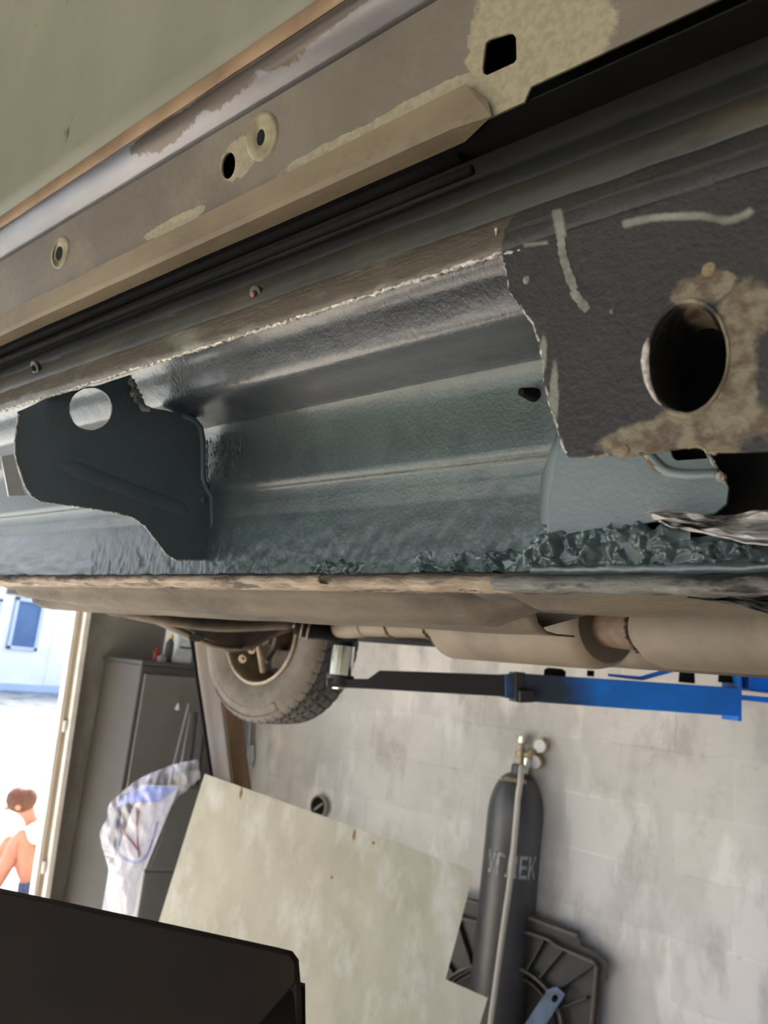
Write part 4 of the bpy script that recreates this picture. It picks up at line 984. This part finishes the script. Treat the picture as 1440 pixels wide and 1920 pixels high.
# ================================================================== RADIATOR FAN SHROUD
shp_ = Plane(PY(960, 1900, 2.785), (1, 0, 0), (0, .03, 1))
shr = empty('fan_shroud', shp_.at(shp_.pix(960, 2100)), 'black plastic radiator fan shroud leaning on the wall behind the gas cylinder', 'fan shroud')
sn = 1 if shp_.n.y < 0 else -1
so = [(760, 1648), (860, 1680), (1000, 1714), (1086, 1747), (1090, 1773), (1112, 1782), (1136, 1800), (1140, 1806), (1137, 1836), (1128, 1842), (1122, 1930), (1112, 2080), (1095, 2240), (1000, 2300), (800, 2240), (740, 2200)]
RC = (930, 1935); RR = 132
plate('panel', shp_, [shp_.pix(*p) for p in so], [ell(shp_, RC[0], RC[1], RR - 8, RR - 8, 60)], 'shroud', shr, .006, .001)
def rib(name, pts, hgt, wd, mat):
    a = [shp_.pix(*p) for p in pts]; vs, fs = [], []
    for i, p in enumerate(a):
        q = a[min(i + 1, len(a) - 1)]; q0 = a[max(i - 1, 0)]; t = Vector((q[0] - q0[0], q[1] - q0[1])).normalized(); n = Vector((-t.y, t.x)) * wd / 2
        for s_, w in ((1, 0), (1, hgt), (-1, hgt), (-1, 0)): vs.append(shp_.at((p[0] + n.x * s_, p[1] + n.y * s_), w * sn))
    for i in range(len(a) - 1):
        for k in range(4): fs.append((i * 4 + k, i * 4 + (k + 1) % 4, (i + 1) * 4 + (k + 1) % 4, (i + 1) * 4 + k))
    fs += [(0, 1, 2, 3), tuple(range(len(vs) - 4, len(vs)))]
    return bev(mk(name, vs, fs, mat, shr), .001)
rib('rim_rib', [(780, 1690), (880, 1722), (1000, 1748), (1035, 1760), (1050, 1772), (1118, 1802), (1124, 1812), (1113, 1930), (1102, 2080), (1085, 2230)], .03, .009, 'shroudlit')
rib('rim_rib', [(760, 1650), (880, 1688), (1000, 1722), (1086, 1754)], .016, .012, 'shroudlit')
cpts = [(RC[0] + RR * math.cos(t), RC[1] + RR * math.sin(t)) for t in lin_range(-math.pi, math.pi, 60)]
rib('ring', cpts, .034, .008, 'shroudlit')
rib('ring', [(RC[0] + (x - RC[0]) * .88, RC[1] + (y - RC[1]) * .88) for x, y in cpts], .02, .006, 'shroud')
for (x, y) in ((1116, 1808), (1060, 1780), (1024, 1762), (1106, 1868), (1106, 1925), (980, 1742), (860, 1718), (800, 1740), (800, 1830), (1090, 2020)):
    dx, dy = x - RC[0], y - RC[1]; L = math.hypot(dx, dy); rib('radial_rib', [(x, y), (RC[0] + dx / L * RR, RC[1] + dy / L * RR)], .026, .007, 'shroud')
# fan hub and blades behind the ring
lathe('fan_hub', [(0, .0001), (.0, .05), (.02, .06)], shp_.at(shp_.pix(*RC), -.02 * sn), -shp_.n * sn, 'shroud', shr, 30)
lathe('fan_back', [(0, .24), (.002, .24), (.002, .0001)], shp_.at(shp_.pix(*RC), -.03 * sn), -shp_.n * sn, 'shroud', shr, 40)
tag(shr.children[-1], None)
# blue-grey strap
spl = Plane(shp_.at(shp_.pix(1015, 1885), .045 * sn), shp_.u, shp_.v)
sto = plate('steel_strap', spl, pixpoly(spl, [(1028, 1855), (1044, 1850), (1060, 1864), (1050, 1880), (1000, 1960), (950, 2150), (910, 2150), (975, 1935)]), [ell(spl, 1041, 1872, 6, 8, 16, .4)], 'strap', None, .004, .0008)
tag(sto, 'blue-grey perforated steel strap lying against the black fan shroud', 'strap')

# ================================================================== BIG STEEL SHEET
sd = 2.42
n_ = (CP - PD(600, 1700, sd)); n_.z = .25; n_.normalize()
u_ = (Zv.cross(n_)).normalized(); v_ = n_.cross(u_).normalized()
shpl = Plane(PD(600, 1700, sd), u_, v_)
b0 = shpl.pix(385, 1451)
shpoly = [(384, 1451), (640, 1542), (888, 1633), (862, 1735), (835, 1836), (914, 1871), (895, 1935), (800, 2290), (760, 2420), (120, 2290), (230, 1950), (300, 1722)]
shp3 = [shpl.pix(*p) for p in shpoly]
M['sheet'] = pmat('smeared_galvanised_steel', (228, 225, 206), (200, 197, 176), 8, .42, 0, .12, 22, c3=(246, 245, 236), s3=9, t3=(.48, .70), stretch=(1, 1, .5), det=14, t2=(.3, .7))
spots(M['sheet'], [(shpl.at(shpl.pix(x, y)), (.005, .005, h)) for x, y, h in ((452, 1488, .02), (664, 1566, .016), (622, 1645, .006), (700, 1580, .006))], (150, 116, 76), 60, .9, .3)
st = plate('steel_sheet', shpl, shp3, [], 'sheet', None, .003, .0004)
tag(st, 'large smeared galvanised steel sheet leaning in the workshop, left of the gas cylinder', 'steel sheet')
st_minz = min(v.co.z for v in st.data.vertices)

# ================================================================== LEFT CORNER
# cabinet
cabx = -3.12; cy0 = PX(266, 1246, cabx).y; cz = PX(290, 1248, cabx).z
cab = empty('cabinet', (cabx - .15, cy0 + .35, 0), 'tall dark grey cabinet against the left wall with bottles on top', 'cabinet')
cy1 = cy0 + .42
box('body', (XL + .01, cy0, 0), (cabx, cy1, cz), 'cabinet', cab, .006)
box('top', (XL + .01, cy0 - .01, cz), (cabx + .015, cy1 + .01, cz + .018), 'darkgrey', cab, .003)
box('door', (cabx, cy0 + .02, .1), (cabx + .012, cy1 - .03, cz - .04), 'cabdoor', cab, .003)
def bottle(px, r, h, mat, cap, label, x=-3.2):
    p = PX(px, 1246, x); z = cz + .018
    b = empty('bottle', (x, p.y, z), label, 'bottle', 'bottles on the cabinet')
    lathe('body', [(0, .001), (0, r * .95), (.005, r), (h * .7, r), (h * .82, r * .5), (h * .86, r * .38), (h * .9, r * .38)], (x, p.y, z), Zv, mat, b, 20)
    lathe('cap', [(h * .88, r * .5), (h, r * .48), (h, .001)], (x, p.y, z), Zv, cap, b, 16)
bottle(322, .035, .24, 'bluep', 'white', 'blue plastic bottle on the dark grey cabinet', -3.33)
bottle(313, .02, .13, 'darkgrey', 'yellow', 'small bottle with a yellow cap on the dark grey cabinet', -3.19)
bottle(290, .016, .06, 'red', 'red', 'tiny red bottle at the edge of the dark grey cabinet', -3.18)
bottle(301, .022, .035, 'greysteel', 'greysteel', 'short grey jar on the dark grey cabinet', -3.16)
pa = PX(320, 1248, -3.17); pb = PX(354, 1248, -3.17)
cn = empty('canister', (-3.2, (pa.y + pb.y) / 2, cz + .018), 'white canister with printed label on the dark grey cabinet', 'canister')
cbody = box('body', (-3.26, pa.y, cz + .018), (-3.15, pb.y, cz + .25), 'offwhite', cn, .012)
for k, (z0, z1, m_) in enumerate(((.155, .175, 'darkgrey'), (.12, .128, 'winframe'), (.09, .10, 'darkgrey'), (.07, .076, 'winframe'))):
    box('label_print', (-3.151, pa.y + .02, cz + z0), (-3.1488, pb.y - .02, cz + z1), m_, cn)
lathe('cap', [(0, .025), (.03, .025), (.03, .001)], (-3.2, (pa.y + pb.y) / 2, cz + .25), Zv, 'darkgrey', cn, 16)
# pull cord hanging from the car side of the cabinet
p0 = PX(340, 1262, -3.09); p1 = PX(334, 1318, -3.09)
pc = empty('pull_cord', (p1.x, p1.y, p1.z), 'thin cord with a small white pull hanging before the cabinet', 'cord')
tube('cord', [Vector((p1.x, p1.y, cz + .016)), p1], .0016, 'darkgrey', pc, 6)
lathe('pull', [(0, .003), (-.03, .012), (-.034, .001)], p1, Zv, 'white', pc, 12)
# leaning planks and rods in the corner
def leaner(name, a, b, depth, r, mat, label, cat, flat=None, grp=None):
    t0, t1 = PD(a[0], a[1], depth[0]), PD(b[0], b[1], depth[1])
    d = (t1 - t0); k = (t1.z - .0) / (t0.z - t1.z); t2 = t1 + d * k; t2.z = 0.0
    top = t0 - d * .12
    e = empty(name, t2, label, cat, grp)
    if flat:
        w, th = flat; side = d.cross(Fv).normalized(); obox('beam', (top + t2) / 2, d, side, d.cross(side), (t2 - top).length / 2, w / 2, th / 2, mat, e, .004)
    else: tube('rod', [top, t2], r, mat, e, 10)
    return e
leaner('steel_channel', (386, 1215), (414, 1460), (3.25, 3.12), 0, 'greysteel', 'grey steel channel with rust streaks leaning beside the plastic-wrapped machine', 'steel beam', (.080, .03))
leaner('steel_beam', (431, 1290), (452, 1460), (3.32, 3.2), 0, 'brownsteel', 'rusty brown steel beam leaning behind the big steel sheet', 'steel beam', (.068, .03))
leaner('gap_strip', (410, 1290), (430, 1460), (3.40, 3.28), 0, 'darkgrey', 'added dark strip standing for the shade in the gap between the grey channel and the brown beam', 'gap strip', (.03, .02))  # added piece, its dark colour stands for shade between the two beams
leaner('black_rod', (360, 1205), (394, 1440), (3.2, 3.08), .008, 'rubber', 'thin black rod leaning along the grey channel', 'rod')
leaner('thin_rod', (352, 1330), (330, 1420), (3.35, 3.3), .006, 'greysteel', 'thin grey rod leaning in the corner behind the wrapped machine, farthest left', 'rod', None, 'rods in the corner')
leaner('thin_rod', (356, 1345), (343, 1420), (3.35, 3.3), .007, 'greysteel', 'thin grey rod leaning in the corner behind the wrapped machine, middle one', 'rod', None, 'rods in the corner')
leaner('thin_rod', (366, 1345), (356, 1425), (3.35, 3.3), .012, 'darkgrey', 'thick dark rod leaning in the corner behind the wrapped machine', 'rod', None, 'rods in the corner')
# hook hanging on the wall
hk = empty('wall_hook', PY(468, 1440, 2.82), 'pale steel hanger with a clasp on the wall by the brown beam', 'hook')
tube('strap', [PY(470, 1330, 2.82), PY(466, 1405, 2.82)], .010, 'offwhite', hk, 10, flat=.5)
tube('strap', [PY(476, 1330, 2.83), PY(474, 1400, 2.83)], .005, 'greysteel', hk, 8)
hpl = Plane((0, 2.82, 0), (1, 0, 0), (0, 0, 1))
plate('clasp', hpl, pixpoly(hpl, [(457, 1398), (474, 1398), (474, 1420), (470, 1440), (460, 1438), (456, 1420)]), [ell(hpl, 461, 1423, 3, 6, 12)], 'offwhite', hk, .014, .002)
# round gauge on the wall
gpx = PY(604, 1512, YB - .001)
wg = empty('wall_gauge', gpx, 'small round dark dial on the wall above the steel sheet', 'dial')
lathe('ring', [(0, .052), (.03, .052), (.034, .046), (.030, .043)], gpx, (0, -1, 0), 'greysteel', wg, 36)
lathe('face', [(.024, .044), (.0245, .0001)], gpx, (0, -1, 0), 'rubber', wg, 36)
obox('needle', gpx + Vector((0, -.028, 0)), (.8, 0, .6), (0, 1, 0), (-.6, 0, .8), .03, .002, .005, 'greysteel', wg)

# wrapped machine
mc = empty('machine', PD(300, 1720, 3.05), 'white and dark grey machine standing under clear plastic film', 'machine'); mc.location.z = 0
def prism(name, front, dep, d, mat, parent, bw=.006):
    return hexa(name, [PD(x, y, d) for x, y in front], [PD(x, y, d) + dep for x, y in front], mat, parent, bw)
zb = 0.0
def vpix(px, py, d, z=None):
    p = PD(px, py, d); return Vector((p.x, p.y, p.z if z is None else z))
# lower cabinet: pale front, dark side
A = vpix(204, 1640, 2.98); B = vpix(272, 1632, 2.93); Cc = vpix(372, 1560, 3.02)
A0, B0, C0 = [Vector((v.x, v.y, 0)) for v in (A, B, Cc)]; D0 = A0 + (C0 - B0)
ht = B.z
hexa('cabinet', [A0, B0, C0, D0], [Vector((v.x, v.y, ht)) for v in (A0, B0, C0, D0)], 'darkgrey', mc, .01)
hexa('front_panel', [A0 + (A0 - D0).normalized() * .004, B0 + (A0 - D0).normalized() * .004, B0, A0], [Vector((v.x, v.y, ht)) for v in (A0 + (A0 - D0).normalized() * .004, B0 + (A0 - D0).normalized() * .004, B0, A0)], 'machwhite', mc)
# sloping head
hA = [vpix(206, 1640, 2.98), vpix(274, 1634, 2.93), vpix(338, 1472, 3.0), vpix(262, 1470, 3.06)]
dv = (C0 - B0).normalized() * .20
hexa('head', hA, [v + dv for v in hA], 'darkgrey', mc, .012)
hn = (hA[1] - hA[0]).cross(hA[2] - hA[1]).normalized()
if hn.dot(CP - hA[0]) < 0: hn = -hn
hp3 = Plane(hA[0] + hn * .004, hA[1] - hA[0], hA[3] - hA[0])
hs = 1 if hp3.n.dot(hn) > 0 else -1
pnl = plate('control_panel', hp3, pixpoly(hp3, [(208, 1636), (273, 1630), (336, 1474), (264, 1472)]), [], 'machwhite', mc, .004)
plate('panel_print', hp3, pixpoly(hp3, [(214, 1520), (222, 1512), (236, 1506), (300, 1504), (336, 1476), (266, 1474), (228, 1498)]), [], 'bluepanel', pnl, .001, 0, .003 * hs)
prt = [(226, 1540), (224, 1596), (238, 1612), (262, 1616), (280, 1596), (296, 1540)]
tube('panel_outline', catmull([hp3.at(hp3.pix(*p), .004 * hs) for p in prt], 4), .003, 'bluepanel', pnl, 6)
for pts in (((232, 1536), (234, 1560), (248, 1578), (264, 1600)), ((258, 1514), (258, 1560), (262, 1606)), ((270, 1500), (262, 1520), (258, 1540))):
    tube('red_line', catmull([hp3.at(hp3.pix(*p), .005 * hs) for p in pts], 4), .003, 'red', pnl, 6)
# clear film over it
M['film'] = None
def film():
    m = bpy.data.materials.new('clear_film'); m.use_nodes = True; nt = m.node_tree; nt.nodes.clear()
    out = nt.nodes.new('ShaderNodeOutputMaterial'); mx = nt.nodes.new('ShaderNodeMixShader'); tr = nt.nodes.new('ShaderNodeBsdfTransparent')
    pr = nt.nodes.new('ShaderNodeBsdfPrincipled'); pr.inputs['Base Color'].default_value = lin((226, 226, 236)); pr.inputs['Roughness'].default_value = .18
    pr.inputs['Specular IOR Level'].default_value = .8
    fr_ = nt.nodes.new('ShaderNodeLayerWeight'); fr_.inputs['Blend'].default_value = .35
    mr = nt.nodes.new('ShaderNodeMapRange'); mr.inputs['To Min'].default_value = .10; mr.inputs['To Max'].default_value = .6
    nt.links.new(fr_.outputs['Facing'], mr.inputs['Value']); nt.links.new(mr.outputs[0], mx.inputs['Fac'])
    nt.links.new(tr.outputs[0], mx.inputs[1]); nt.links.new(pr.outputs[0], mx.inputs[2]); nt.links.new(mx.outputs[0], out.inputs['Surface'])
    return m
M['film'] = film()
fo = [(372, 1424), (330, 1432), (292, 1446), (258, 1462), (228, 1486), (205, 1508), (200, 1535), (188, 1560), (192, 1590), (203, 1630), (200, 1680), (204, 1800), (210, 2000), (214, 2180)]
fi = [(376, 1460), (362, 1470), (352, 1480), (338, 1492), (326, 1506), (314, 1530), (306, 1555), (296, 1580), (288, 1600), (282, 1625), (278, 1680), (280, 1800), (282, 2000), (284, 2180)]
NU, NV = 60, 22; vs, fs = [], []
fo_ = catmull([(x, y, 0) for x, y in fo], 5); fi_ = catmull([(x, y, 0) for x, y in fi], 5); n5 = len(fo_)
for i in range(n5):
    for k in range(NV):
        t = k / (NV - 1); p = fo_[i].lerp(fi_[i], t)
        bulge = math.sin(math.pi * min(1, t * 1.0)) * .05
        d = 3.0 - bulge - .04 * (1 - t) + .02 * N3(p.x * .03, p.y * .03, 1) + .014 * N3(p.x * .09, p.y * .05, 4) - (.10 * (t < .0))
        if i < n5 * .35: d += .06 * (1 - i / (n5 * .35))
        vs.append(PD(p.x + 2 * N3(i * .4, k * .4, 2), p.y, d - .03))
for i in range(n5 - 1):
    for k in range(NV - 1): fs.append((i * NV + k, i * NV + k + 1, (i + 1) * NV + k + 1, (i + 1) * NV + k))
flm = mk('plastic_film', vs, fs, M['film'], None, False); tag(flm, 'crumpled clear plastic film draped over the white machine', 'plastic film')
solid(flm, .0006)
